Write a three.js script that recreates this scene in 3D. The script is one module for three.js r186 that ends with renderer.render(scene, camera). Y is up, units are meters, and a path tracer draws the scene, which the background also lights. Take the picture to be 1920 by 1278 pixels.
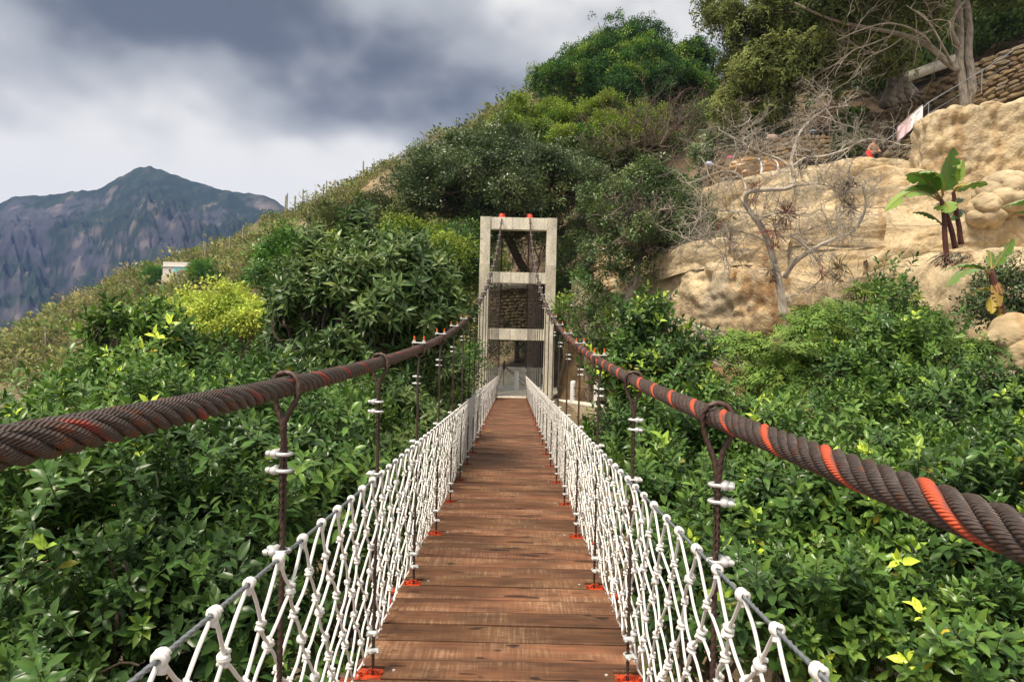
import * as THREE from 'three';
import { mergeGeometries } from 'three/addons/utils/BufferGeometryUtils.js';
import { MarchingCubes } from 'three/addons/objects/MarchingCubes.js';

// ---------------------------------------------------------------- camera, sky, sun, exposure
const W = 1024, HGT = 681, F = 1200, ROLL = 0.0235;
const renderer = new THREE.WebGLRenderer({ antialias: true });
renderer.setSize(W, HGT);
renderer.toneMapping = THREE.LinearToneMapping;
renderer.toneMappingExposure = 1.28;
renderer.shadowMap.enabled = true;
const scene = new THREE.Scene();
const camera = new THREE.PerspectiveCamera(2 * Math.atan(639 / F) * 180 / Math.PI, W / HGT, 0.05, 9000);
camera.position.set(0, 0, 0);
camera.rotation.set(0, 0, ROLL);

const V = (x, y, z) => new THREE.Vector3(x, y, z);
const clamp = (x, a = 0, b = 1) => Math.min(b, Math.max(a, x));
const lerp = (a, b, t) => a + (b - a) * t;
const ss = (a, b, x) => { const t = clamp((x - a) / (b - a)); return t * t * (3 - 2 * t); };
function rng(seed) { let a = seed >>> 0; return () => { a = (a + 0x6D2B79F5) >>> 0; let t = a; t = Math.imul(t ^ (t >>> 15), t | 1); t ^= t + Math.imul(t ^ (t >>> 7), t | 61); return ((t ^ (t >>> 14)) >>> 0) / 4294967296; }; }
function hsh(x, y, z) { let h = Math.imul(x | 0, 374761393) ^ Math.imul(y | 0, 668265263) ^ Math.imul(z | 0, 2147483647 - 1013904223); h = Math.imul(h ^ (h >>> 13), 1274126177); h ^= h >>> 16; return (h >>> 0) / 4294967296; }
function noise(x, y, z = 0) {
  const xi = Math.floor(x), yi = Math.floor(y), zi = Math.floor(z);
  let fx = x - xi, fy = y - yi, fz = z - zi;
  fx = fx * fx * (3 - 2 * fx); fy = fy * fy * (3 - 2 * fy); fz = fz * fz * (3 - 2 * fz);
  const c = (a, b, d) => hsh(xi + a, yi + b, zi + d);
  return lerp(lerp(lerp(c(0, 0, 0), c(1, 0, 0), fx), lerp(c(0, 1, 0), c(1, 1, 0), fx), fy),
    lerp(lerp(c(0, 0, 1), c(1, 0, 1), fx), lerp(c(0, 1, 1), c(1, 1, 1), fx), fy), fz) * 2 - 1;
}
function fbm(x, y, z = 0, o = 4) { let s = 0, a = 0.5, n = 0; for (let i = 0; i < o; i++) { s += a * noise(x, y, z); n += a; a *= 0.5; x = x * 2.03 + 7.1; y = y * 2.03 + 3.7; z = z * 2.03 + 1.3; } return s / n; }
function ridged(x, y, z = 0, o = 4) { let s = 0, a = 0.5, n = 0; for (let i = 0; i < o; i++) { s += a * (1 - Math.abs(noise(x, y, z)) * 1.7); n += a; a *= 0.5; x = x * 2.1 + 5.1; y = y * 2.1 + 9.7; z = z * 2.1 + 2.3; } return s / n; }
function worley(x, y, z) { // distance to the nearest feature point
  const xi = Math.floor(x), yi = Math.floor(y), zi = Math.floor(z); let m = 9;
  for (let a = -1; a < 2; a++) for (let b = -1; b < 2; b++) for (let c = -1; c < 2; c++) {
    const X = xi + a, Y = yi + b, Z = zi + c;
    const dx = X + hsh(X, Y, Z) - x, dy = Y + hsh(X + 57, Y, Z) - y, dz = Z + hsh(X, Y + 91, Z) - z;
    m = Math.min(m, dx * dx + dy * dy + dz * dz);
  }
  return Math.sqrt(m);
}
// the sky: a broken overcast; heavy blue-grey rain cloud over the valley, paler cloud elsewhere
{
  const w = 1280, h = 640, data = new Float32Array(w * h * 4);
  const blobs = []; // heavy clouds: azimuth, elevation, half width, half height (degrees), depth
  blobs.push([-30, 23.5, 24, 7, 1.0], [-11, 20.5, 22, 6.5, 0.8], [-46, 31, 30, 9, 0.85], [-18, 33, 26, 9, 0.62]);
  const R = rng(12); // the same weather all round
  for (let k = 0; k < 9; k++) blobs.push([40 + k * 33 + R() * 12, 18 + R() * 26, 17 + R() * 12, 7 + R() * 4, 0.5 + R() * 0.4]);
  for (let j = 0; j < h; j++) {
    const el = ((j + 0.5) / h - 0.5) * Math.PI, y = Math.sin(el), c = Math.cos(el);
    for (let i = 0; i < w; i++) {
      const a = ((i + 0.5) / w - 0.5) * 2 * Math.PI, x = Math.cos(a) * c, z = Math.sin(a) * c;
      const wx = fbm(x * 2.3 + 3, y * 4 + 1, z * 2.3, 4), wy = fbm(x * 2.3 + 13, y * 4 + 5, z * 2.3 + 4, 4);
      const az = Math.atan2(x, -z) * 57.3 + wx * 16, e = el * 57.3 + wy * 9;
      let d = 0;
      for (const b of blobs) { let da = az - b[0]; da -= Math.round(da / 360) * 360; const q = (da / b[2]) ** 2 + ((e - b[1]) / b[3]) ** 2; d = Math.max(d, b[4] * Math.exp(-q * 1.1)); }
      const puff = fbm(x * 5 + 2, y * 9, z * 5 + 7, 5), fine = fbm(x * 14, y * 22 + 4, z * 14, 4);
      d = clamp(d * ss(12, 17, e) + puff * 0.52 * ss(9, 20, e) + fine * 0.22 * ss(5, 14, e) + 0.10 * ss(11, 22, e));
      const lo = [0.755, 0.74, 0.715], mid = [0.395, 0.408, 0.425], hi = [0.112, 0.130, 0.162];
      const t1 = ss(0, 0.5, d), t2 = ss(0.42, 1.0, d), o = (j * w + i) * 4;
      for (let k = 0; k < 3; k++) data[o + k] = lerp(lerp(lo[k], mid[k], t1), hi[k], t2);
      data[o + 3] = 1;
    }
  }
  const sky = new THREE.DataTexture(data, w, h, THREE.RGBAFormat, THREE.FloatType);
  sky.mapping = THREE.EquirectangularReflectionMapping; sky.magFilter = THREE.LinearFilter; sky.needsUpdate = true;
  scene.background = sky; scene.environment = sky;
}
const sun = new THREE.DirectionalLight(0xfff1dc, 4.6);
sun.position.set(-62, 160, 46); sun.target.position.set(0, 0, -20);
sun.castShadow = true; sun.shadow.radius = 36;
Object.assign(sun.shadow.camera, { left: -80, right: 80, top: 80, bottom: -80, near: 1, far: 400 });
scene.add(sun, sun.target);

// ---------------------------------------------------------------- helpers
const CR = Math.cos(ROLL), SR = Math.sin(ROLL);
function at(px, py, d) { const u = (px - 960) / F, v = (639 - py) / F; return V((u * CR - v * SR) * d, (u * SR + v * CR) * d, -d); }
const taken = {};
function numbered(n) { const k = taken[n] = (taken[n] || 0) + 1; return k === 1 ? n : n + '_' + String(k - 1).padStart(3, '0'); }
function tag(o, label, category, group) { o.userData.label = label; o.userData.category = category; if (group) o.userData.group = group; return o; }
function thing(name, label, category, pos, group) { const g = new THREE.Group(); g.name = numbered(name); if (pos) g.position.copy(pos); tag(g, label, category, group); scene.add(g); return g; }
function mesh(name, geo, mat, parent) {
  const m = new THREE.Mesh(geo, mat); m.castShadow = m.receiveShadow = true;
  if (parent) { m.name = name; if (parent.userData.origin) m.position.sub(parent.userData.origin); parent.add(m); } else { m.name = numbered(name); scene.add(m); }
  return m;
}
// parts given in world coordinates under a thing that stands at its base
function part(name, geo, mat, th) { const m = mesh(name, geo, mat, null); taken[name]--; m.name = name; scene.remove(m); m.position.sub(th.position); th.add(m); return m; }
function struct(name, geo, mat) { const m = mesh(name, geo, mat); m.userData.kind = 'structure'; return m; }

const lin = (r, g, b) => new THREE.Color().setRGB(r, g, b);
function mat(r, g, b, rough = 0.8, o = {}) { return new THREE.MeshPhysicalMaterial({ color: lin(r, g, b), roughness: rough, ...o }); }
// periodic noise for textures that repeat
function pn(x, y, px, py, s = 0) {
  const xi = Math.floor(x), yi = Math.floor(y); let fx = x - xi, fy = y - yi; fx = fx * fx * (3 - 2 * fx); fy = fy * fy * (3 - 2 * fy);
  const m = (a, n) => ((a % n) + n) % n, c = (a, b) => hsh(m(xi + a, px), m(yi + b, py), s);
  return lerp(lerp(c(0, 0), c(1, 0), fx), lerp(c(0, 1), c(1, 1), fx), fy);
}
function pf(u, v, nx, ny, o = 4, s = 0) { let r = 0, a = 0.5, n = 0; for (let i = 0; i < o; i++) { r += a * pn(u * nx, v * ny, nx, ny, s + i); n += a; a *= 0.55; nx *= 2; ny *= 2; } return r / n; }
function tex(w, h, fn, srgb = true) {
  const d = new Uint8Array(w * h * 4);
  for (let j = 0; j < h; j++) for (let i = 0; i < w; i++) { const c = fn((i + 0.5) / w, (j + 0.5) / h), o = (j * w + i) * 4; if (c.length) { d[o] = clamp(c[0], 0, 255); d[o + 1] = clamp(c[1], 0, 255); d[o + 2] = clamp(c[2], 0, 255); } else d[o] = d[o + 1] = d[o + 2] = 0; d[o + 3] = 255; }
  const t = new THREE.DataTexture(d, w, h); t.wrapS = t.wrapT = THREE.RepeatWrapping; t.magFilter = THREE.LinearFilter; t.minFilter = THREE.LinearMipmapLinearFilter; t.generateMipmaps = true;
  if (srgb) t.colorSpace = THREE.SRGBColorSpace; t.needsUpdate = true; return t;
}
const g1 = x => { const c = clamp(x) * 255; return [c, c, c]; };

class GB { // collects triangles with colours and uv
  constructor() { this.p = []; this.c = []; this.u = []; this.i = []; }
  v(x, y, z, c = null, u = 0, w = 0) { this.p.push(x, y, z); this.c.push(c ? c[0] : 1, c ? c[1] : 1, c ? c[2] : 1); this.u.push(u, w); return this.p.length / 3 - 1; }
  t(a, b, c) { this.i.push(a, b, c); }
  q(a, b, c, d) { this.i.push(a, b, c, a, c, d); }
  get tris() { return this.i.length / 3; }
  build(colors = true) {
    const g = new THREE.BufferGeometry();
    g.setAttribute('position', new THREE.Float32BufferAttribute(this.p, 3));
    g.setAttribute('uv', new THREE.Float32BufferAttribute(this.u, 2));
    if (colors) g.setAttribute('color', new THREE.Float32BufferAttribute(this.c, 3));
    g.setIndex(this.i); g.computeVertexNormals(); return g;
  }
  // a folded, curved leaf
  leaf(o, dir, up, L, Wd, col, { curl = 0.25, fold = 0.25, st = [0.22, 0.62], wob = 0 } = {}) {
    const d = dir.clone().normalize(), s = V().crossVectors(d, up).normalize(), n = V().crossVectors(s, d).normalize();
    const P = (t, w) => { const y = -curl * L * t * t + Math.abs(w) * fold * Wd; return V().copy(o).addScaledVector(d, L * t).addScaledVector(s, w * Wd).addScaledVector(n, y); };
    const put = (t, w) => { const q = P(t, w); return this.v(q.x, q.y, q.z, col, w, t); };
    const b = put(0, 0); let prev = null;
    for (const t of st) {
      const w = Math.sin(Math.PI * Math.pow(t, 0.85)) * 0.5 * (1 + wob * Math.sin(t * 40)), r = [put(t, -w), put(t, 0), put(t, w)];
      if (!prev) { this.t(b, r[1], r[0]); this.t(b, r[2], r[1]); } else { this.q(prev[0], prev[1], r[1], r[0]); this.q(prev[1], prev[2], r[2], r[1]); }
      prev = r;
    }
    const e = put(1, 0); this.t(prev[0], prev[1], e); this.t(prev[1], prev[2], e);
  }
  stem(a, b, r0, r1, col, n = 3) {
    const d = V().subVectors(b, a).normalize(), s = V().crossVectors(d, Math.abs(d.y) < 0.9 ? V(0, 1, 0) : V(1, 0, 0)).normalize(), k = V().crossVectors(d, s), A = [], B = [];
    for (let i = 0; i < n; i++) { const t = i / n * 6.2832, c = Math.cos(t), e = Math.sin(t); const f = (o, r) => this.v(o.x + (s.x * c + k.x * e) * r, o.y + (s.y * c + k.y * e) * r, o.z + (s.z * c + k.z * e) * r, col); A.push(f(a, r0)); B.push(f(b, r1)); }
    for (let i = 0; i < n; i++) { const j = (i + 1) % n; this.q(A[i], A[j], B[j], B[i]); }
  }
}
// a tube along points; R(t) its radius; shape(theta, t, s) multiplies the radius
function tube(pts, R, n = 8, { us = 1, shape = null, caps = true, col = null } = {}) {
  const g = new GB(), N = pts.length, rad = typeof R === 'function' ? R : () => R;
  let s = V(1, 0, 0), T0 = V().subVectors(pts[1], pts[0]).normalize(); if (Math.abs(T0.x) > 0.9) s.set(0, 1, 0);
  let len = 0;
  for (let k = 0; k < N; k++) {
    const T = V().subVectors(pts[Math.min(N - 1, k + 1)], pts[Math.max(0, k - 1)]).normalize();
    s.addScaledVector(T, -s.dot(T)).normalize(); const b = V().crossVectors(T, s);
    if (k) len += pts[k].distanceTo(pts[k - 1]);
    const r = rad(k / (N - 1));
    for (let i = 0; i <= n; i++) {
      const th = (i % n) / n * Math.PI * 2, m = shape ? r * shape(th, k / (N - 1), len) : r, c = Math.cos(th) * m, e = Math.sin(th) * m, p = pts[k];
      g.v(p.x + s.x * c + b.x * e, p.y + s.y * c + b.y * e, p.z + s.z * c + b.z * e, col, i / n, len * us);
    }
  }
  for (let k = 0; k < N - 1; k++) for (let i = 0; i < n; i++) { const a = k * (n + 1) + i; g.q(a, a + 1, a + n + 2, a + n + 1); }
  if (caps) for (const [k, f] of [[0, 0], [N - 1, 1]]) { const p = pts[k], c = g.v(p.x, p.y, p.z, col, 0.5, 0); for (let i = 0; i < n; i++) { const a = k * (n + 1) + i; f ? g.t(c, a, a + 1) : g.t(c, a + 1, a); } }
  return g.build(!!col);
}
const spline = (pts, n) => new THREE.CatmullRomCurve3(pts, false, 'centripetal').getPoints(n);
// a box with chamfered long edges (28 triangles), long along x
function bar(w, h, d, c = 0.006) {
  const g = new GB(), pr = [[-d / 2 + c, -h / 2], [d / 2 - c, -h / 2], [d / 2, -h / 2 + c], [d / 2, h / 2 - c], [d / 2 - c, h / 2], [-d / 2 + c, h / 2], [-d / 2, h / 2 - c], [-d / 2, -h / 2 + c]];
  for (let i = 0; i < 8; i++) { const [z0, y0] = pr[i], [z1, y1] = pr[(i + 1) % 8]; const a = g.v(-w / 2, y0, z0, null, -w / 2, z0 + y0), b = g.v(w / 2, y0, z0, null, w / 2, z0 + y0), e = g.v(w / 2, y1, z1, null, w / 2, z1 + y1), f = g.v(-w / 2, y1, z1, null, -w / 2, z1 + y1); g.q(a, f, e, b); }
  for (const sx of [-1, 1]) { const id = pr.map(([z, y]) => g.v(sx * w / 2, y, z, null, z, y)); for (let i = 1; i < 7; i++) sx > 0 ? g.t(id[0], id[i + 1], id[i]) : g.t(id[0], id[i], id[i + 1]); }
  return g.build(false);
}
function boxG(w, h, d, x = 0, y = 0, z = 0) { return new THREE.BoxGeometry(w, h, d).translate(x, y, z); }
function merge(list) { return mergeGeometries(list.map(g => { const q = g.index ? g.toNonIndexed() : g; for (const k of Object.keys(q.attributes)) if (!['position', 'normal', 'uv'].includes(k)) q.deleteAttribute(k); if (!q.attributes.uv) q.setAttribute('uv', new THREE.Float32BufferAttribute(new Float32Array(q.attributes.position.count * 2), 2)); return q; })); }
// a smooth sheet through a net of control points, pushed along its normal by bump(p, u, v); colour(p, n, u, v)
function sheet(rows, nu, nv, bump, colour, us = 1) {
  const cols = rows[0].length, lines = rows.map(r => new THREE.CatmullRomCurve3(r, false, 'centripetal'));
  const P = [], N = [];
  for (let i = 0; i <= nu; i++) { const t = i / nu, k = t * (cols - 1); const c = new THREE.CatmullRomCurve3(lines.map(l => l.getPoint(Math.min(1, k / (cols - 1)))), false, 'centripetal'); P.push(c.getPoints(nv)); }
  const g = new GB(), id = (i, j) => i * (nv + 1) + j;
  for (let i = 0; i <= nu; i++) { N.push([]); for (let j = 0; j <= nv; j++) { const a = V().subVectors(P[Math.min(nu, i + 1)][j], P[Math.max(0, i - 1)][j]), b = V().subVectors(P[i][Math.min(nv, j + 1)], P[i][Math.max(0, j - 1)]); N[i].push(a.cross(b).normalize()); } }
  const mu = [0], mj = nv >> 1, mi = nu >> 1, mv = [0]; for (let i = 1; i <= nu; i++) mu.push(mu[i - 1] + P[i][mj].distanceTo(P[i - 1][mj])); for (let j = 1; j <= nv; j++) mv.push(mv[j - 1] + P[mi][j].distanceTo(P[mi][j - 1]));
  for (let i = 0; i <= nu; i++) for (let j = 0; j <= nv; j++) {
    const p = P[i][j], n = N[i][j], q = p.clone().addScaledVector(n, bump ? bump(p, i / nu, j / nv) : 0);
    g.v(q.x, q.y, q.z, colour ? colour(q, n, i / nu, j / nv) : null, mu[i] * us, mv[j] * us);
  }
  for (let i = 0; i < nu; i++) for (let j = 0; j < nv; j++) g.q(id(i, j), id(i + 1, j), id(i + 1, j + 1), id(i, j + 1));
  return g.build(!!colour);
}

// ---------------------------------------------------------------- materials
const T = {};
T.wood = tex(1024, 512, (u, v) => {
  const gr = pf(u, v, 5, 90, 3, 1), big = pf(u, v, 6, 8, 4, 7), saw = pn(u * 230, v * 9, 230, 9, 11), saw2 = pn(u * 110, v * 6, 110, 6, 12), worn = pf(u, v, 4, 12, 5, 15), flk = pf(u, v, 60, 120, 3, 19);
  let k = 0.66 + gr * 0.34 + (big - 0.5) * 0.5;
  let r = 124 * k, g = 82 * k, b = 58 * k;
  const w = ss(0.36, 0.8, worn) * (0.3 + 0.7 * ss(0.3, 0.9, saw * 0.7 + saw2 * 0.3)) * 0.55 + ss(0.66, 0.8, flk * 0.65 + worn * 0.35) * 0.35;
  r = lerp(r, 188, clamp(w)); g = lerp(g, 154, clamp(w)); b = lerp(b, 122, clamp(w));
  const kn = ss(0.8, 0.86, pf(u, v, 9, 26, 2, 31)) * 0.5; return [r * (1 - kn), g * (1 - kn), b * (1 - kn)];
});
T.woodB = tex(512, 256, (u, v) => g1(0.5 * pf(u, v, 5, 60, 3, 1) + 0.3 * pn(u * 180, v * 2, 180, 2, 11) + 0.2 * pf(u, v, 30, 60, 3, 19)), false);
T.woodR = tex(512, 256, (u, v) => { const x = 0.52 + 0.3 * pf(u, v, 10, 26, 5, 15); return [x * 255, x * 255, x * 255]; }, false);
T.wire = tex(64, 256, (u, v) => { const n = pf(u, v, 6, 24, 4, 3), r = ss(0.5, 0.72, pf(u, v, 4, 10, 4, 9)); return [lerp(92, 112, r) * (0.7 + n * 0.5), lerp(80, 72, r) * (0.7 + n * 0.5), lerp(75, 54, r) * (0.7 + n * 0.5)]; });
T.wireB = tex(64, 512, (u, v) => { const s = Math.abs(((u * 9 + v * 24) % 1) - 0.5) * 2; return g1(1 - s * s); }, false);
T.conc = tex(512, 512, (u, v) => { const a = pf(u, v, 4, 4, 5, 2), b = pf(u, v, 60, 60, 3, 5), st = pf(u, v, 26, 2, 3, 8), q = 0.93 + (a - 0.5) * 0.4 + (b - 0.5) * 0.25 - ss(0.6, 0.85, st) * 0.12; return [228 * q, 221 * q, 203 * q]; });
T.concB = tex(512, 512, (u, v) => g1(pf(u, v, 50, 50, 4, 5)), false);
T.rub = tex(512, 512, (u, v) => { const a = pf(u, v, 5, 5, 5, 12), b = pf(u, v, 70, 70, 3, 15), q = 0.55 + a * 0.3 + b * 0.35; return [215 * q, 196 * q, 165 * q]; });
T.fine = tex(512, 512, (u, v) => { const a = pf(u, v, 6, 6, 5, 22), b = pf(u, v, 50, 50, 4, 25), q = 0.62 + a * 0.38 + (b - 0.5) * 0.5; return [255 * q, 252 * q, 245 * q]; });
T.trav = tex(512, 512, (u, v) => { const a = pf(u, v, 5, 5, 5, 62), b = pf(u, v, 40, 40, 4, 65), q = 0.84 + (a - 0.5) * 0.3 + (b - 0.5) * 0.22; return [255 * q, 252 * q, 246 * q]; });
T.fineB = tex(512, 512, (u, v) => g1(pf(u, v, 24, 24, 5, 25)), false);
T.bark = tex(256, 256, (u, v) => { const a = pf(u, v, 8, 3, 5, 32), b = pf(u, v, 30, 10, 3, 35), q = 0.5 + a * 0.55 + (b - 0.5) * 0.35; return [255 * q, 250 * q, 242 * q]; });
T.barkB = tex(256, 256, (u, v) => g1(pf(u, v, 12, 4, 5, 35)), false);
T.rust = tex(256, 256, (u, v) => { const a = pf(u, v, 6, 6, 5, 42), q = 0.7 + pf(u, v, 30, 30, 3, 45) * 0.5, t = ss(0.42, 0.66, a); return [lerp(214, 120, t) * q, lerp(70, 58, t) * q, lerp(22, 36, t) * q]; });
const rep = (t, x, y) => { const c = t.clone(); c.repeat.set(x, y); c.needsUpdate = true; return c; };

const M = {};
M.wood = new THREE.MeshPhysicalMaterial({ map: T.wood, bumpMap: T.woodB, bumpScale: 0.002, roughnessMap: T.woodR, roughness: 1, specularIntensity: 0.6 });
M.wire = new THREE.MeshPhysicalMaterial({ map: T.wire, bumpMap: T.wireB, bumpScale: 0.0032, roughness: 0.42, metalness: 0.3 });
M.wireOrange = new THREE.MeshPhysicalMaterial({ bumpMap: T.wireB, bumpScale: 0.0032, roughness: 0.6, vertexColors: true });
M.rope = mat(0.085, 0.052, 0.04, 0.5, { metalness: 0.2 });
M.ropeThin = mat(0.06, 0.045, 0.038, 0.6, { metalness: 0.2 });
M.galv = mat(0.62, 0.63, 0.62, 0.42, { metalness: 0.35 });
M.steel = mat(0.30, 0.33, 0.36, 0.42, { metalness: 0.6 });
M.orange = new THREE.MeshPhysicalMaterial({ map: T.rust, roughness: 0.6 });
M.boltOrange = mat(0.62, 0.12, 0.02, 0.6);
M.nylon = mat(0.80, 0.785, 0.75, 0.7, { sheen: 0.3 });
M.conc = new THREE.MeshPhysicalMaterial({ map: rep(T.conc, 0.5, 0.5), bumpMap: rep(T.concB, 0.5, 0.5), bumpScale: 0.006, roughness: 0.9 });
M.red = mat(0.62, 0.06, 0.03, 0.6);
M.white = mat(0.78, 0.78, 0.76, 0.8);
const barkM = (r, g, b) => new THREE.MeshPhysicalMaterial({ color: lin(r, g, b), map: T.bark, bumpMap: T.barkB, bumpScale: 0.012, roughness: 0.92 });
M.barkDark = barkM(0.13, 0.10, 0.075); M.barkRed = barkM(0.16, 0.075, 0.045); M.barkPale = barkM(0.46, 0.41, 0.35); M.barkGrey = barkM(0.30, 0.26, 0.22); M.twig = barkM(0.26, 0.21, 0.16);
const leafM = (gloss = 0.5, trans = 0.22) => new THREE.MeshPhysicalMaterial({ color: 0xffffff, vertexColors: true, roughness: 0.95, clearcoat: gloss, clearcoatRoughness: 0.3, transmission: trans, thickness: 0, side: THREE.DoubleSide, specularIntensity: 0.4 });
M.leaf = leafM(0.75, 0.26); M.leafDull = leafM(0.12, 0.3);

// ---------------------------------------------------------------- terrain
const SP = 1.353, BEND = 22.3 * SP; // hanger spacing, distance of the pylon
const B = (x, h, d) => V(x - 0.03 + 0.0025 * d, -1.6 - 0.035 * d + h, -d); // a point of the bridge: across, above the deck, along
function hillY(x, d) {
  const xe = x < 4 ? x : 4 + 10 * (1 - Math.exp(-(x - 4) / 10));
  const ridge = 62 + 0.45 * xe + fbm(x * 0.03, 3.1, 0, 3) * 5;
  const y = d < 170 ? ridge - 0.6 * (170 - d) : ridge - 0.55 * (d - 170);
  return y + (fbm(x * 0.045, d * 0.045, 2, 5) * 5.5 + fbm(x * 0.16, d * 0.16, 6, 3) * 1.2) * ss(45, 90, d);
}
function H(x, z) {
  const d = -z;
  let y = -8.5 + 5 * ss(3, 13, x) - 2.0 * ss(-4, -22, x);
  y = lerp(y, -2.78, ss(-4.5, -1.8, x) * ss(24.5, 29, d));
  y = lerp(y, -2.78, ss(0.6, 2.2, x) * ss(22, 25, d) * (1 - ss(8, 12, x)) * 0.9);
  y += Math.max(0, d - 43) * 0.42 * ss(-12, 4, x);
  y += fbm(x * 0.35, z * 0.35, 1, 4) * 0.3;
  if (d > 30) y = Math.max(y, hillY(x, d));
  const far = Math.max(Math.abs(x) - 300, d - 250, -d - 60);
  if (far > 0) y = lerp(y, -45, ss(0, 240, far));
  return y;
}
{
  const g = new GB(), xs = [], zs = [];
  for (let i = -130; i <= 110; i++) { const t = i / 110; xs.push(i * 1.15 + Math.sign(t) * Math.pow(Math.abs(t), 7) * 900); }
  for (let j = -40; j <= 190; j++) { zs.push(-(j * 1.05 + Math.pow(Math.abs(j) / 190, 9) * 1650 * Math.sign(j))); }
  const soil = [0.29, 0.225, 0.135], olive = [0.21, 0.205, 0.08], tan = [0.46, 0.36, 0.22], litter = [0.12, 0.085, 0.05];
  for (const z of zs) for (const x of xs) {
    const y = H(x, z), d = -z, n1 = fbm(x * 0.08, z * 0.08, 9, 4), n2 = fbm(x * 0.5, z * 0.5, 4, 3), hill = ss(48, 70, d);
    const t = ss(-0.15, 0.25, n1 + n2 * 0.4), q = ss(0.18, 0.42, fbm(x * 0.05 + 9, z * 0.11, 2, 4) + n2 * 0.25);
    const c = [0, 1, 2].map(k => lerp(lerp(litter[k], soil[k], ss(-0.2, 0.4, n2)), lerp(lerp(soil[k], olive[k], t), tan[k], q), hill));
    g.v(x, y, z, c, x, z);
  }
  const n = xs.length; for (let j = 0; j < zs.length - 1; j++) for (let i = 0; i < n - 1; i++) g.q(j * n + i, j * n + i + 1, (j + 1) * n + i + 1, (j + 1) * n + i);
  struct('ground', g.build(), new THREE.MeshPhysicalMaterial({ vertexColors: true, map: rep(T.fine, 0.3, 0.3), bumpMap: rep(T.fineB, 0.3, 0.3), bumpScale: 0.08, roughness: 1 }));
}
// the far mountain across the valley
{
  const prof = [[-700, 470], [-400, 420], [-150, 400], [-60, 392], [0, 381], [25, 368], [70, 367], [110, 363], [150, 357], [180, 355], [205, 343], [240, 322], [262, 314], [278, 312], [300, 316], [320, 325], [345, 334], [400, 352], [460, 362], [495, 366], [515, 374], [540, 392], [600, 420], [700, 450], [900, 480]];
  const sil = px => { for (let i = 1; i < prof.length; i++) if (px <= prof[i][0]) { const [a, b] = prof[i - 1], [c, e] = prof[i]; return lerp(b, e, (px - a) / (c - a)); } return 480; };
  const g = new GB(), NU = 640, NV = 230, D1 = 1750;
  const dark = [0.020, 0.034, 0.026], scrub = [0.036, 0.052, 0.032], rock = [0.066, 0.068, 0.08], pale = [0.165, 0.142, 0.13];
  const pts = [];
  for (let i = 0; i <= NU; i++) {
    const px = -700 + i / NU * 1600; pts.push([]);
    const top = at(px, sil(px), D1), X = top.x;
    for (let j = 0; j <= NV; j++) {
      const t = j / NV; // 0 foot .. 1 crest
      const d = lerp(1050, D1, t) - 120 * Math.sin(t * Math.PI) * noise(X * 0.004, 7.7);
      const base = -190, sh = Math.pow(t, 0.85) + 0.05 * Math.sin(t * 9 + X * 0.01) * (1 - t);
      let y = lerp(base, top.y, Math.min(1, sh));
      const edge = Math.sin(Math.PI * clamp(t)) ** 0.7;
      const rg = ridged(X * 0.0042 + t * 0.8, t * 3.6 + 1, 3, 5), cr = ridged(X * 0.014 + t * 3, t * 10, 8, 4);
      y += edge * (1 - 0.75 * ss(0.6, 0.95, t)) * ((rg - 0.45) * 120 + (cr - 0.4) * 60 + (ridged(X * 0.045 + t * 7, t * 32, 4, 3) - 0.4) * 20) + (fbm(X * 0.03, t * 20, 5, 3) * 9) * (0.12 + edge) + fbm(X * 0.07, t * 9, 15, 3) * 4;
      pts[i].push([X * (d / D1) * 1.0, y, -d, rg, cr]);
    }
  }
  for (let i = 0; i <= NU; i++) for (let j = 0; j <= NV; j++) {
    const p = pts[i][j], a = pts[Math.min(NU, i + 1)][j], b = pts[Math.max(0, i - 1)][j], c = pts[i][Math.min(NV, j + 1)], e = pts[i][Math.max(0, j - 1)];
    const steep = Math.abs((c[1] - e[1]) / (Math.abs(c[2] - e[2]) + 1)), n = fbm(p[0] * 0.012, p[1] * 0.02, 4, 4), m = fbm(p[0] * 0.06, p[1] * 0.05, p[2] * 0.02, 4);
    const hf = fbm(p[0] * 0.16, p[1] * 0.1, p[2] * 0.05, 3); const rk = ss(0.08, 0.5, n * 1.5 + m * 0.8 + hf * 0.6 + (steep - 0.75) * 0.25) * (1 - 0.75 * ss(0.9, 0.99, j / NV));
    const pl = ss(0.1, 0.5, fbm(p[0] * 0.02, p[1] * 0.03, 14, 3) + m * 0.4), vg = ss(-0.3, 0.4, m);
    g.v(p[0], p[1], p[2], [0, 1, 2].map(k => lerp(lerp(dark[k], scrub[k], vg), lerp(rock[k], pale[k], pl), rk)), p[0] * 0.02, p[1] * 0.02);
  }
  for (let i = 0; i < NU; i++) for (let j = 0; j < NV; j++) { const a = i * (NV + 1) + j; g.q(a, a + NV + 1, a + NV + 2, a + 1); }
  struct('mountain', g.build(), new THREE.MeshPhysicalMaterial({ vertexColors: true, roughness: 1, specularIntensity: 0.2 }));
}
scene.fog = new THREE.FogExp2(0x84a4ea, 0.00013);

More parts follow.
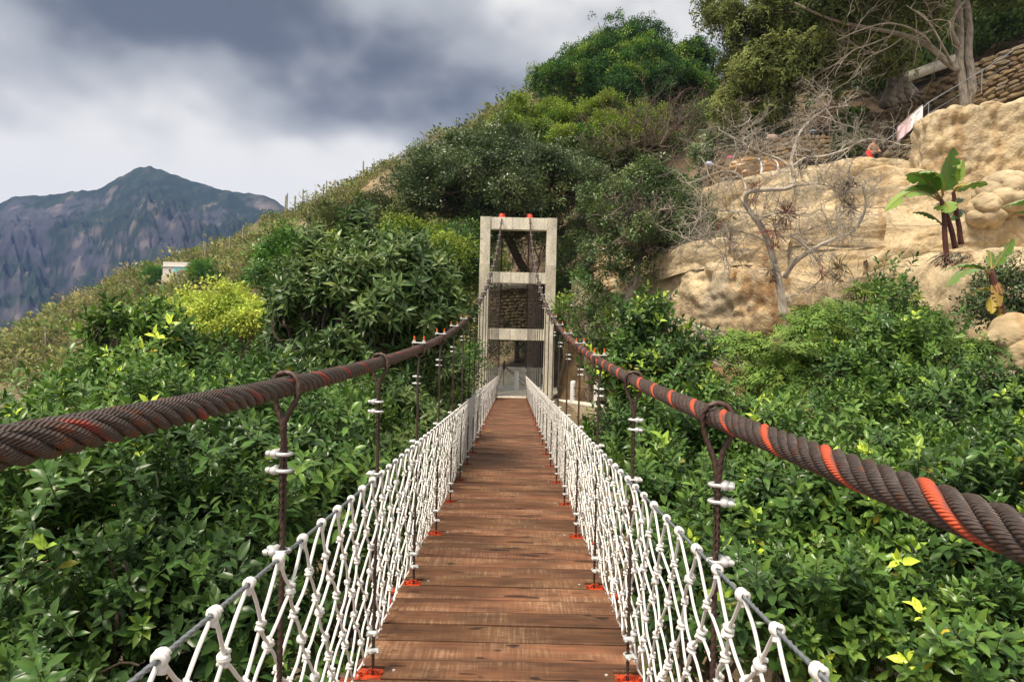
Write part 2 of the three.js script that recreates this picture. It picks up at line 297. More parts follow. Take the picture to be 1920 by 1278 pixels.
// ---------------------------------------------------------------- the suspension bridge: deck
const D0 = -3.3, DECK_END = 22.0 * SP;
const dk = k => (k + 0.43) * SP;
const slopeX = -Math.atan(0.035) * -1; // planks lie in the plane of the deck
{
  const R = rng(5), deck = thing('bridge_deck', 'long walkway of worn brown planks running to the concrete pylon', 'bridge deck', B(0, -0.05, 0));
  const woods = []; for (let i = 0; i < 9; i++) { const m = M.wood.clone(); const q = 0.68 + R() * 0.5; m.color = lin(q * (1 + (R() - 0.5) * 0.1), q * (0.97 + R() * 0.05), q * (0.92 + R() * 0.1)); woods.push(m); }
  const uvShift = (g, i) => { const u = g.attributes.uv, n = g.attributes.normal; for (let k = 0; k < u.count; k++) u.setXY(k, u.getX(k) * 0.6 + (i * 0.37) % 1, u.getY(k) * 0.8 + (i * 0.211) % 1); return g; };
  const gaps = [0.217, 0.238, 0.231, 0.199, 0.218]; // plank widths from one crossbeam to the next; the last takes the rest
  const vars = {};
  let count = 0;
  const put = (geo, z, w, k) => { const m = mesh('plank', geo, woods[Math.floor(R() * 9)]); taken.plank = 0; m.name = 'plank'; scene.remove(m); const p = B((R() - 0.5) * 0.012, -0.018 + (R() - 0.5) * 0.006, z + w / 2).sub(deck.position); m.position.copy(p); m.rotation.set(-0.035 + (R() - 0.5) * 0.008, (R() - 0.5) * 0.004, (R() - 0.5) * 0.003); deck.add(m); count++; };
  const plank = (w) => { const key = 'p' + Math.round(w * 200) + Math.floor(R() * 3); return vars[key] ||= uvShift(bar(1.49, 0.036, w - 0.021, 0.005), Object.keys(vars).length + 3); };
  const notched = [];
  for (let i = 0; i < 4; i++) {
    const w = 0.217 - 0.021, s = new THREE.Shape(), n0 = 0.595, n1 = 0.745, nd = 0.13;
    s.moveTo(-n1, -w / 2); s.lineTo(n1, -w / 2); s.lineTo(n1, w / 2 - nd); s.lineTo(n0, w / 2 - nd); s.lineTo(n0, w / 2); s.lineTo(-n0, w / 2); s.lineTo(-n0, w / 2 - nd); s.lineTo(-n1, w / 2 - nd); s.closePath();
    const g = new THREE.ExtrudeGeometry(s, { depth: 0.03, bevelEnabled: true, bevelSize: 0.003, bevelThickness: 0.003, bevelSegments: 1 }); g.rotateX(Math.PI / 2); g.translate(0, 0.0165, 0);
    notched.push(uvShift(g, i + 1.3));
  }
  for (let k = -3; k <= 21; k++) {
    let z = dk(k) - 0.065; const zEnd = dk(k + 1) - 0.065;
    if (z > DECK_END) break;
    put(notched[(k + 8) % 4], z, 0.217, k); z += 0.217;
    for (let j = 1; j < 5; j++) { if (z > DECK_END) break; put(plank(gaps[j]), z, gaps[j], k); z += gaps[j]; }
    if (z < DECK_END) put(plank(zEnd - z), z, zEnd - z, k);
  }
  const beamG = merge([boxG(1.66, 0.012, 0.11, 0, 0.05, 0), boxG(1.66, 0.012, 0.11, 0, -0.05, 0), boxG(1.66, 0.088, 0.012, 0, 0, 0)]);
  const lugG = merge([boxG(0.16, 0.012, 0.12, 0, 0, 0), new THREE.CylinderGeometry(0.011, 0.011, 0.03, 6).translate(-0.055, 0.018, 0.02), new THREE.CylinderGeometry(0.011, 0.011, 0.03, 6).translate(0.055, 0.018, 0.02), new THREE.TorusGeometry(0.03, 0.008, 6, 10, Math.PI).translate(0, 0.006, 0)]);
  const screwG = new THREE.CylinderGeometry(0.008, 0.009, 0.005, 8);
  for (let k = -3; k <= 21; k++) {
    const d = dk(k), c = B(0, -0.115, d); const o = part('crossbeam', beamG, M.orange, deck); o.position.add(c); o.rotation.x = -0.035;
    for (const s of [-1, 1]) { const l = part('bracket', lugG, M.orange, deck); l.position.add(B(s * 0.66, -0.021, d + 0.0)); const q = part('screw', screwG, M.galv, deck); q.position.add(B(s * 0.55, 0.002, d + 0.02)); }
  }
  const nailG = new THREE.CylinderGeometry(0.005, 0.006, 0.006, 6);
  for (let d = 1.4; d < 9; d += 0.115) for (const s of [-1, 1]) { const q = part('nail', nailG, M.galv, deck); q.position.add(B(s * (0.722 + (R() - 0.5) * 0.014), 0.002, d + (R() - 0.5) * 0.02)); }
  for (const s of [-1, 1]) { const g = boxG(0.07, 0.12, DECK_END - D0); const o = part('stringer', g, M.barkDark, deck); o.position.add(B(s * 0.42, -0.235, (DECK_END + D0) / 2)); o.rotation.x = -0.035; }
}
{ const g = new GB(); g.leaf(V(0, 0, 0), V(1, 0.1, 0.2), V(0, 1, 0), 0.2, 0.09, [0.55, 0.36, 0.05], { curl: -0.12, fold: 0.3 }); const m = mesh('fallen_leaf', g.build(), M.leafDull); m.position.copy(B(-0.60, 0.012, dk(10.4))); tag(m, 'yellow fallen leaf lying on the planks at the foot of the net', 'leaf'); }

// main cables: six helical strands round each axis
const cableH = (s, d) => { const i = d / SP + 1; return s < 0 ? 1.436 + 0.01290 * i * i : 1.372 + 0.01311 * i * i; };
const XC = 0.655;
const axis = (s, d) => B(s * XC, cableH(s, d), d);
const back = s => [axis(s, BEND), V(axis(s, BEND).x + s * -0.02, axis(s, BEND).y - 0.2, -BEND - 0.55), V(s * 0.83 + 0.06, -1.72, -39)];
{
  const R = rng(8);
  for (const s of [-1, 1]) {
    const c = thing('main_cable', s < 0 ? 'thick brown twisted steel cable with faded dark red marks along one strand' : 'thick brown twisted steel cable with one bright orange painted strand', 'cable', axis(s, D0), 'main cables of the bridge');
    const lay = 0.31, rc = 0.0208, rs = 0.0112, ax = [];
    let d = D0; while (d < BEND) { ax.push(axis(s, d)); d += d < 6 ? lay / 14 : d < 14 ? lay / 9 : lay / 5; } ax.push(axis(s, BEND));
    const frames = []; let side = V(1, 0, 0), L = 0;
    for (let k = 0; k < ax.length; k++) { const Tn = V().subVectors(ax[Math.min(ax.length - 1, k + 1)], ax[Math.max(0, k - 1)]).normalize(); side.addScaledVector(Tn, -side.dot(Tn)).normalize(); if (k) L += ax[k].distanceTo(ax[k - 1]); frames.push([side.clone(), V().crossVectors(Tn, side), L]); }
    for (let q = 0; q < 6; q++) {
      const pts = ax.map((p, k) => { const [a, b, l] = frames[k], th = q / 6 * 6.2832 + l / lay * 6.2832; return p.clone().addScaledVector(a, Math.cos(th) * rc).addScaledVector(b, Math.sin(th) * rc); });
      const painted = q === 0; let g = tube(pts, rs, 8, { us: 5, col: painted ? [1, 1, 1] : null });
      if (painted) { // worn paint along one strand
        const col = g.attributes.color, uv = g.attributes.uv, n = uv.count;
        for (let k = 0; k < n; k++) { const l = uv.getY(k) / 5, u = uv.getX(k), w = fbm(l * 9 + s * 3, Math.cos(u * 6.28) * 2, Math.sin(u * 6.28) * 2, 3); const t = s > 0 ? ss(-0.35, -0.1, w + 0.14) : ss(-0.02, 0.25, w) * 0.9; const rr = V(g.attributes.position.getX(k), g.attributes.position.getY(k), g.attributes.position.getZ(k)).distanceTo(ax[Math.min(ax.length - 1, Math.floor(k / 9))]), crown = ss(0.35, 0.65, (rr - rc) / rs + w * 0.6); const P = s > 0 ? [0.62, 0.10, 0.04] : [0.42, 0.045, 0.025]; const tt = t * crown * (1 - ss(9.5, 14, l)); col.setXYZ(k, lerp(0.085, P[0], tt), lerp(0.068, P[1], tt), lerp(0.06, P[2], tt)); }
      }
      part('strand', g, painted ? M.wireOrange : M.wire, c);
    }
    part('core', tube(ax.filter((_, k) => k % 4 === 0 || k === ax.length - 1), 0.013, 6), M.rope, c);
    const bk = back(s), bp = []; for (let k = 0; k <= 10; k++) bp.push(k < 1 ? bk[0] : V().lerpVectors(bk[1], bk[2], (k - 1) / 9));
    part('backstay', tube(bp, 0.034, 8), M.rope, c);
  }
}
// a wire rope grip: U-bolt, saddle, two nuts; rope along y
const clipG = (() => { const r = 0.019; const u = []; for (let i = 0; i <= 10; i++) { const a = Math.PI / 2 + i / 10 * Math.PI; u.push(V(Math.cos(a) * r * 1.1 - 0.004, 0, Math.sin(a) * r)); } u.unshift(V(0.052, 0, r)); u.push(V(0.052, 0, -r)); return merge([tube(u, 0.0062, 7), new THREE.CapsuleGeometry(0.0155, 0.034, 3, 8).rotateX(Math.PI / 2).scale(1, 0.95, 1).translate(0.022, 0, 0), new THREE.CylinderGeometry(0.0105, 0.0105, 0.012, 6).rotateZ(Math.PI / 2).translate(0.042, 0, r), new THREE.CylinderGeometry(0.0105, 0.0105, 0.012, 6).rotateZ(Math.PI / 2).translate(0.042, 0, -r)]); })();
const clampG = bar(0.125, 0.010, 0.045, 0.003), boltG = new THREE.CylinderGeometry(0.0085, 0.0085, 0.062, 8), nutG = new THREE.CylinderGeometry(0.0165, 0.0165, 0.016, 6);
function laid(pts, r, rate = 62, n = 8) { // a laid rope: ridges that turn with the length
  const g = new GB(); let s = V(1, 0, 0), len = 0; const N = pts.length, T0 = V().subVectors(pts[1], pts[0]).normalize(); if (Math.abs(T0.x) > 0.9) s.set(0, 0, 1);
  for (let k = 0; k < N; k++) { const Tn = V().subVectors(pts[Math.min(N - 1, k + 1)], pts[Math.max(0, k - 1)]).normalize(); s.addScaledVector(Tn, -s.dot(Tn)).normalize(); const b = V().crossVectors(Tn, s); if (k) len += pts[k].distanceTo(pts[k - 1]); for (let i = 0; i < n; i++) { const th = i / n * 6.28319 + len * rate, m = r * (i % 2 ? 0.62 : 1.1), c = Math.cos(th) * m, e = Math.sin(th) * m, p = pts[k]; g.v(p.x + s.x * c + b.x * e, p.y + s.y * c + b.y * e, p.z + s.z * c + b.z * e); } }
  for (let k = 0; k < N - 1; k++) for (let i = 0; i < n; i++) { const a = k * n + i, c = k * n + (i + 1) % n; g.q(a, c, c + n, a + n); }
  return g.build(false);
}
{
  const strap = (() => { const p = []; for (let i = 0; i <= 12; i++) { const a = Math.PI + i / 12 * Math.PI; p.push(V(Math.cos(a) * 0.043, Math.sin(a) * 0.043, 0)); } p.unshift(V(-0.043, 0.05, 0)); p.push(V(0.043, 0.05, 0)); return tube(p, 0.0085, 6); })();
  const R = rng(77);
  for (const s of [-1, 1]) for (let k = -1; k <= 21; k++) {
    const d = dk(k), top = axis(s, d), foot = B(s * XC, -0.05, d), near = k < 6, loop = k <= 2;
    const t = thing('hanger_rope', loop ? (s < 0 ? 'rusty wire rope hanger looped over the cable with faded red marks' : 'rusty wire rope hanger looped over the cable with the orange strand') : (s < 0 ? 'thin rusty hanger rope bolted under the cable with faded red marks' : 'thin rusty hanger rope bolted under the cable with the orange strand'), 'wire rope', foot, 'hanger ropes of the bridge');
    const r = 0.0088, y0 = foot.y, line = (a, b, n) => { const o = []; for (let i = 0; i <= n; i++) o.push(V().lerpVectors(a, b, i / n)); return o; };
    const ropeMesh = (name, pts) => part(name, near ? laid(pts, r) : tube(pts, r, 6), near ? M.rope : M.ropeThin, t);
    const fine = near ? 90 : 3;
    const joint = V(top.x, top.y - 0.17, top.z);
    ropeMesh('rope', line(foot, joint, Math.max(2, Math.round(fine * (joint.y - y0)))));
    if (loop) {
      const p = [V(top.x, top.y - 0.40, top.z + 0.018), V(top.x, top.y - 0.19, top.z + 0.017), V(top.x + 0.008, top.y - 0.10, top.z + 0.024), V(top.x + 0.04, top.y - 0.03, top.z + 0.02), V(top.x + 0.04, top.y + 0.012, top.z + 0.01), V(top.x + 0.022, top.y + 0.038, top.z + 0.004), V(top.x - 0.005, top.y + 0.044, top.z), V(top.x - 0.03, top.y + 0.034, top.z - 0.004), V(top.x - 0.042, top.y + 0.006, top.z - 0.012), V(top.x - 0.036, top.y - 0.05, top.z - 0.016), V(top.x - 0.01, top.y - 0.12, top.z - 0.008), V(top.x, top.y - 0.175, top.z)];
      ropeMesh('loop', spline(p, 110));
    } else {
      part('loop', tube([V(top.x, top.y - 0.4, top.z + 0.02), V(top.x, top.y - 0.16, top.z + 0.018), V(top.x + 0.01, top.y - 0.06, top.z + 0.02)], r, 6), M.ropeThin, t);
      const cl = part('clamp_plate', clampG, M.galv, t); cl.scale.setScalar(0.8); cl.position.add(V(top.x, top.y + 0.044, top.z)); cl.rotation.y = s * 0.12;
      for (const q of [-1, 1]) { const x = top.x + q * 0.036, z = top.z - q * s * 0.005; const b = part('bolt', boltG, k < 8 ? M.boltOrange : M.rope, t); b.position.add(V(x, top.y + 0.075, z)); b.scale.set(0.8, 0.62, 0.8); const n = part('nut', nutG, M.galv, t); n.position.add(V(x, top.y + 0.056, z)); n.scale.setScalar(0.75); }
      const st = part('strap', strap, M.rope, t); st.position.add(V(top.x, top.y - 0.012, top.z));
    }
    const clip = (h, ry, sc = 1) => { const c = part('clip', clipG, M.galv, t); c.position.add(V(top.x, h, top.z + 0.006)); c.rotation.y = ry; c.scale.setScalar(sc); };
    const ry = s < 0 ? Math.PI - 0.35 : -0.35;
    const cs = loop ? 0.95 : 0.72; clip(top.y - 0.20, ry, cs); clip(top.y - 0.25, ry, cs);
    if (k < 12) { clip(y0 + 0.17, -1.2, 0.95); clip(y0 + 0.26, -1.6, 0.95); clip(y0 + 0.05 + 1.02, s < 0 ? Math.PI : 0, 0.95); }
  }
}
// rope nets
{
  const C = SP / 6.6, hs = [1.02, 0.885, 0.77, 0.655, 0.54, 0.425, 0.31, 0.19, 0.055], NR = hs.length - 1;
  const knot = (hi, v) => { const p = [], n = hi ? 30 : 12, R = rng(v + 3), turns = 2.25; for (let i = 0; i <= n; i++) { const t = i / n, a = t * turns * 6.2832 + v; p.push(V(Math.cos(a) * 0.0105, (t - 0.5) * 0.027 + 0.004 * Math.sin(a * 0.5 + v), Math.sin(a) * 0.0105)); } p.unshift(V(0.002, -0.026, 0)); p.push(V(-0.004, 0.026, 0)); const diag = []; for (let i = 0; i <= (hi ? 10 : 4); i++) { const a = i / (hi ? 10 : 4) * 3.6 - 1.8 + v; diag.push(V(Math.cos(a) * 0.0145, Math.sin(i / (hi ? 10 : 4) * 3.14 - 1.57) * 0.015, Math.sin(a) * 0.0145)); } return merge([tube(p, 0.0066, hi ? 7 : 4), tube(diag, 0.0062, hi ? 6 : 4)]); };
  const near = [0, 1.3, 2.7, 4.1].map(v => knot(true, v)), far = [0, 2.1].map(v => knot(false, v));
  const topKnot = (() => { const p = []; for (let i = 0; i <= 26; i++) { const a = i / 26 * 2.3 * 6.2832; p.push(V(Math.cos(a) * 0.0125, Math.sin(a) * 0.0125, (i / 26 - 0.5) * 0.026)); } return merge([tube(p, 0.0072, 7), tube([V(0, -0.032, 0.006), V(0.003, -0.016, 0), V(0.004, 0.002, 0)], 0.0115, 7)]); })();
  for (const s of [-1, 1]) {
    const R = rng(s < 0 ? 21 : 22);
    const t = thing('rope_net', s < 0 ? 'white knotted rope net along the plank edge under the cable with faded red marks' : 'white knotted rope net along the plank edge under the cable with the orange strand', 'rope net', B(s * 0.70, 0, D0), 'rope nets of the bridge');
    const n0 = Math.ceil(-0.6 / C), n1 = Math.floor((DECK_END - 0.3) / C), node = {};
    const nodeAt = (i, r) => node[i + '_' + r] ||= (() => { const q = r / NR, x = lerp(0.632, 0.705, Math.pow(q, 1.3)) + Math.sin(q * Math.PI) * 0.012; return B(s * (x + (R() - 0.5) * 0.016 * (r ? 1 : 0.2)), hs[r] + (r && r < NR ? (R() - 0.5) * 0.04 : 0), (i + (r % 2) * 0.5) * C + (R() - 0.5) * (r ? 0.035 : 0.02)); })();
    const wire = []; for (let d = -0.9; d <= DECK_END + 0.3; d += d < 7 ? 0.012 : 0.5) wire.push(B(s * 0.632, hs[0], d)); part('handrail_wire', laid(wire, 0.0062, 60), M.steel, t);
    const picks = [], rest = [];
    for (let i = n0; i <= n1; i++) {
      const geos = [], dd = i * C, hi = dd < 7.5;
      for (const w of [0, -1]) {
        const pts = []; for (let r = 0; r <= NR; r++) pts.push(nodeAt(r % 2 ? i + w : i, r));
        const path = [];
        for (let r = 0; r < NR; r++) { const a = pts[r], b = pts[r + 1], m = hi ? 3 : 1, sl = (R() - 0.5) * 0.024, sl2 = (R() - 0.5) * 0.024; for (let k = 0; k < m; k++) { const q = k / m; const p = V().lerpVectors(a, b, q); const e = Math.sin(q * Math.PI); p.z += e * sl + (w ? 0.006 : -0.006) * e; p.x += e * sl2 * 0.5; path.push(p); } }
        path.push(pts[NR]); const l = pts[NR].clone(); l.x += s * 0.03; l.y -= 0.05; path.push(l);
        geos.push(tube(hi ? spline(path, 52) : path, 0.0052, hi ? 7 : 4, { caps: false }));
      }
      part('cord', merge(geos), M.nylon, t);
      for (let r = 0; r < NR; r++) { const p = nodeAt(i, r); (picks.length < 300 && dd > 0.2 && dd < 9 ? picks : rest).push([p, r, R(), R()]); }
    }
    for (const [p, r, a, b] of picks) { const m = part('knot', r === 0 ? topKnot : near[Math.floor(a * 4)], M.nylon, t); m.position.add(p); if (r) m.rotation.set((b - 0.5) * 0.5, a * 6.28, (a - 0.5) * 0.6); else m.rotation.set((b - 0.5) * 0.4, (a - 0.5) * 0.5, (b - 0.5) * 0.5); const q = r ? 0.78 + b * 0.25 : 0.82 + b * 0.12; m.scale.setScalar(q); }
    const g = rest.map(([p, r, a, b]) => far[a < 0.5 ? 0 : 1].clone().rotateY(a * 6.28).scale(0.9, 0.9, 0.9).translate(p.x, p.y, p.z));
    part('distant_knots', mergeGeometries(g), M.nylon, t).userData.kind = 'stuff';
  }
}
// the concrete pylon
{
  const P = BEND, mid = at(966, 700, P).x, yTop = at(966, 409, P).y, Y = py => at(966, py, P).y, yB = -6.2;
  const t = thing('bridge_pylon', 'tall grey concrete portal frame carrying the bridge cables', 'pylon', V(mid, yB, -P));
  M.concB = M.conc.clone(); M.concB.color = lin(0.82, 0.81, 0.79);
  const hw = 142 / F * P / 2, cw = 0.46;
  const rough = (w, h, d, seed) => { const g = new THREE.BoxGeometry(w, h, d, 4, Math.max(2, Math.round(h * 3)), 4), p = g.attributes.position, uv = g.attributes.uv; for (let i = 0; i < p.count; i++) { const x = p.getX(i), y = p.getY(i), z = p.getZ(i); const c = fbm(x * 3 + seed, y * 2, z * 3, 2) * 0.008; p.setXYZ(i, x + c, y, z + fbm(x * 2, y * 2 + seed, z, 2) * 0.008); uv.setXY(i, (x + z) * 1.1 + seed, y * 0.55 + seed * 0.3); } g.computeVertexNormals(); return g; };
  for (const s of [-1, 1]) {
    const seg = [[yB, Y(592)], [Y(592), Y(497)], [Y(497), Y(431)], [Y(431), yTop]]; // pours with cold joints
    seg.forEach(([a, b], i) => { const w = cw + (i % 2 ? 0.012 : 0) ; const o = part(i ? 'column_lift' : 'column', rough(w, b - a, 0.55 + (i % 2) * 0.012, s * 3 + i), i % 2 ? M.concB : M.conc, t); o.position.add(V(mid + s * (hw - cw / 2), (a + b) / 2, -P)); });
    const sad = merge([new THREE.CylinderGeometry(0.10, 0.16, 0.2, 10).translate(s * 0.05, 0.1, 0), boxG(0.34, 0.03, 0.3, s * 0.03, 0.015, 0), boxG(0.02, 0.2, 0.2, -s * 0.09, 0.1, 0)]);
    const o = part('cable_saddle', sad, M.red, t); o.position.add(V(axis(s, P).x - s * 0.04, yTop, -P));
  }
  [[409, 431, 0], [511, 531, 1], [616, 637, 2]].forEach(([a, b, i]) => { const o = part('crossbeam', rough(hw * 2 - cw * 2 - 0.01, Y(a) - Y(b), 0.42, i + 9), M.conc, t); o.position.add(V(mid, (Y(a) + Y(b)) / 2 - (i ? 0 : 0.003), -P)); });
}
// anchorage behind the pylon, approach walk, white posts with rails
{
  const g = merge([boxG(3.4, 2.3, 1.6), boxG(3.6, 0.3, 1.8, 0, 1.25, 0)]); const m = mesh('anchor_block', g, M.conc); m.position.set(0.15, -3.05, -39.6); tag(m, 'low concrete anchor block behind the pylon legs', 'concrete block');
  const s = mesh('abutment', boxG(4.6, 4.4, 10.5), M.conc); s.position.set(0.4, -4.86, -35.3); s.userData.kind = 'structure';
  const P = [[968, 745, 35], [1022, 753, 31], [1068, 757, 28], [1112, 764, 25.3], [1150, 772, 23]];
  const wp = P.map(a => at(...a));
  // gravel-faced wall under the posts
  const rows = [[], [], []]; const back = V(0.6, 0, -0.9).normalize();
  const wl = [V(1.5, wp[1].y, -32.2), ...wp.slice(1), V(5.4, wp[4].y - 0.05, -20.5)];
  const wg = new GB(); wl.forEach((p, i) => { for (const [y, o] of [[-6, 0], [0, 0], [0.001, 0.35], [0.0, 0.5]]) { const q = p.clone(); q.y += y < 0 ? y + 0.02 * i : y; q.x += o; q.z -= o * 0.4; wg.v(q.x, q.y, q.z, null, i * 3.4, y * 0.9 + o); } });
  for (let i = 0; i < wl.length - 1; i++) for (let j = 0; j < 3; j++) wg.q(i * 4 + j, i * 4 + 4 + j, i * 4 + 5 + j, i * 4 + 1 + j);
  const gw = mesh('approach_wall', wg.build(false), new THREE.MeshPhysicalMaterial({ map: rep(T.rub, 0.6, 0.6), bumpMap: rep(T.fineB, 0.8, 0.8), bumpScale: 0.05, roughness: 1 })); tag(gw, 'pebble-dashed concrete wall below the row of white posts', 'wall');
  const cap = mesh('wall_coping', tube(wl.map(p => V(p.x + 0.14, p.y + 0.03, p.z - 0.05)), 0.13, 8, { shape: th => 0.75 + 0.25 * Math.abs(Math.cos(2 * th)) }), M.conc); tag(cap, 'pale concrete coping along the pebble-dashed wall', 'coping');
  const postG = new THREE.LatheGeometry([[0, 0], [0.13, 0], [0.125, 0.9], [0.115, 0.97], [0.08, 1.02], [0, 1.03]].map(a => new THREE.Vector2(...a)), 14);
  const L = ['white round concrete post at the far end of the planks', 'white round concrete post beside the pylon leg', 'white round concrete post in the row over the pebble-dashed wall', 'white round concrete post in the row over the pebble-dashed wall', 'white round concrete post in the row over the pebble-dashed wall'];
  wp.forEach((p, i) => { const m = mesh('guard_post', postG, M.white); m.position.copy(p); if (i) m.position.x += 0.14; tag(m, L[i], 'post', 'white guard posts'); if (!i) m.position.y = -2.66; });
  for (const h of [0.35, 0.72]) { const pts = wp.slice(1).map(p => V(p.x + 0.14, p.y + h, p.z)); const m = mesh('guard_rail', tube(pts, 0.022, 6), M.rope); tag(m, h < 0.5 ? 'rusty lower rail threaded through the white posts' : 'rusty upper rail threaded through the white posts', 'rail'); }
  // pulley hook on guy wires over the anchor block
  const hk = thing('cable_hook', 'dark hook held by thin guy wires over the anchor block', 'hook', V(-0.55, -1.9, -38.4));
  const hp = at(945, 686, 38.4); part('hook', new THREE.SphereGeometry(0.16, 10, 8).scale(0.6, 1.6, 0.6).translate(hp.x, hp.y, hp.z), M.rope, hk);
  for (const [x, y] of [[932, 730], [943, 735], [985, 715], [1000, 740]]) part('guy_wire', tube([hp, at(x, y, 38.2)], 0.018, 5), M.rope, hk);
}

// ---------------------------------------------------------------- travertine terraces and the slope above
const tCol = (p, n, u, v) => {
  const a = fbm(p.x * 0.5, p.y * 0.6, p.z * 0.5, 4), b = fbm(p.x * 2.2, p.y * 1.4, p.z * 2.2, 4), st = fbm(p.x * 3.5 + p.z * 2, p.y * 0.35, 3, 3);
  const cream = [0.72, 0.59, 0.39], sand = [0.62, 0.475, 0.28], rust = [0.40, 0.22, 0.08], chalk = [0.66, 0.57, 0.42];
  const t1 = ss(-0.2, 0.35, a), t2 = ss(0.12, 0.5, b * 0.5 + st * 0.75 + a * 0.2) * 0.55, grey = ss(0.15, 0.45, fbm(p.x * 1.3 + 11, p.y * 0.7, p.z * 1.3, 4)) * 0.5, dirt = ss(0.72, 0.9, ridged(p.x * 1.1, p.y * 1.5, p.z * 1.1, 4)) * 0.45, t3 = ss(0.1, 0.5, fbm(p.x * 0.8 + 5, p.y * 0.9, p.z * 0.8, 3));
  const sp = at(1420, 585, 18.6), ds = Math.hypot(p.x - sp.x, (p.y - sp.y) * 1.1, p.z - sp.z), stain = ss(0.1, 0.6, 1 - ds / 2.2 + b * 1.3) * ss(-0.3, 0.2, fbm(p.x * 5, p.y * 3, p.z * 5, 3)); // iron stain at the foot
  return [0, 1, 2].map(k => lerp(1, [0.62, 0.48, 0.36][k], stain) * lerp(lerp(lerp(lerp(lerp(cream[k], sand[k], t1), chalk[k], t3 * 0.5), rust[k], t2), [0.40, 0.36, 0.29][k], grey), [0.26, 0.18, 0.10][k], dirt));
};
const puffs = (p, s, a) => { const w = fbm(p.x * s * 0.7, p.y * s * 0.7, p.z * s * 0.7, 2) * 0.5; const q = worley(p.x * s + w, p.y * s * 1.25 + w, p.z * s) / 0.95; return a * Math.sqrt(Math.max(0, 1 - q * q)); };
M.trav = new THREE.MeshPhysicalMaterial({ vertexColors: true, map: rep(T.trav, 0.4, 0.4), bumpMap: rep(T.fineB, 0.7, 0.7), bumpScale: 0.03, roughness: 0.95, side: THREE.DoubleSide });
{
  const X = [1110, 1170, 1240, 1320, 1440, 1560, 1700, 1800, 1930, 2200], D = [30, 27, 24, 21.5, 18.5, 17, 16, 15.4, 15, 14.6];
  const lip = [[528, 515, 495, 490, 500, 520, 470, 455, 440, 430], [505, 490, 462, 445, 440, 440, 430, 418, 408, 400], [490, 465, 425, 395, 385, 380, 385, 390, 380, 360], [455, 420, 375, 345, 322, 306, 304, 310, 290, 260]];
  const foot = [620, 640, 660, 690, 760, 820, 850, 850, 850, 850], low = [575, 590, 605, 620, 655, 700, 730, 730, 730, 730];
  const up = (a, b, t) => a.map((v, i) => lerp(v, b[i], t)), dn = (a, k) => a.map(v => v + k);
  const R = [ // from the foot to the top: bulging faces, each behind the lip below it
    [foot, 0], [low, 0.1], [up(low, lip[0], 0.5), 0.3], [dn(lip[0], 6), 0.7], [lip[0], 1.1], [dn(lip[0], 12), 2.1],
    [up(lip[0], lip[1], 0.5), 2.3], [dn(lip[1], 4), 2.5], [lip[1], 2.9], [dn(lip[1], 12), 3.8],
    [up(lip[1], lip[2], 0.5), 4.0], [dn(lip[2], 4), 4.3], [lip[2], 4.6], [dn(lip[2], 10), 5.4],
    [up(lip[2], lip[3], 0.5), 5.6], [dn(lip[3], 4), 5.8], [lip[3], 6.2], [dn(lip[3], 8), 9.5],
  ];
  const rows = R.map(([ys, dd]) => X.map((x, i) => at(x, ys[i], D[i] + dd)));
  const g = sheet(rows, 320, 300, (p, u, v) => puffs(p, 0.5, 0.2) + puffs(p, 1.25, 0.26) * ss(0, 0.3, fbm(p.x * 0.28, p.y * 0.3, p.z * 0.28, 2) + 0.05) + puffs(p, 1.7, 0.2) * (1 - ss(0.1, 0.32, v)) + ridged(p.x * 0.9, p.y * 3.2, p.z * 0.9, 3) * 0.07 + puffs(p, 3.2, 0.12) * ss(-0.1, 0.3, fbm(p.x * 0.5 + 7, p.y * 0.5, p.z * 0.5, 2)) + fbm(p.x * 1.5, p.y * 1.5, p.z * 1.5, 2) * 0.05 - 0.6, tCol);
  const m = struct('travertine_cliff', g, M.trav);
}
function lipWall(label, pts, hgt, thick, seed, scale = 1) { // a thick, rounded, lime-crusted pool wall
  const c = pts.map(a => at(a[0], a[1], a[2] - 0.55)), top = spline(c, 60), rows = [];
  const nrm = i => { const a = V().subVectors(top[Math.min(60, i + 1)], top[Math.max(0, i - 1)]); return V(-a.z, 0, a.x).normalize(); };
  const lev = [[-hgt, -0.02 * hgt], [-hgt * 0.7, 0.0], [-hgt * 0.35, 0.03], [-0.12, 0.02], [-0.02, -0.06], [0, -0.14], [0, -thick * 0.6], [-0.03, -thick], [-0.5, -thick - 0.04]];
  for (const [y, o] of lev) rows.push(top.filter((_, i) => i % 5 === 0).map((p, k) => { const n = nrm(k * 5); if (n.dot(p) > 0) n.negate(); return p.clone().addScaledVector(n, o).add(V(0, y, 0)); }));
  const g = sheet(rows, 130, 70, p => puffs(p, 1.7 * scale, 0.17 + (scale > 1 ? 0.12 : 0)) + puffs(p, 4 * scale, 0.07) + ridged(p.x * 0.8, p.y * 3.5, p.z * 0.8, 3) * 0.06 + fbm(p.x * 0.7 + seed, p.y * 0.7, p.z * 0.7, 2) * 0.1 - (scale > 1 ? 0.3 : 0.16), tCol);
  return tag(mesh('terrace_wall', g, M.trav), label, 'wall', 'lime-crusted terrace walls');
}
lipWall('curving cream pool wall below the shirtless man with the red bag', [[1372, 345, 25.6], [1400, 332, 25.2], [1470, 319, 24.6], [1540, 311, 24], [1590, 300, 23.2], [1640, 296, 23], [1705, 302, 23]], 1.7, 0.5, 1);
lipWall('long smooth cream wall behind the tall banana plants', [[1628, 486, 18.6], [1690, 452, 18.4], [1750, 430, 18.2], [1810, 418, 18], [1880, 409, 17.8], [1960, 402, 17.4]], 0.95, 0.4, 4, 0.7);
lipWall('short cream wall on the middle terrace behind the leafless tree', [[1400, 432, 21.8], [1460, 415, 21.2], [1540, 402, 20.8], [1600, 398, 20.4], [1660, 402, 20.2]], 0.9, 0.4, 6, 0.6);
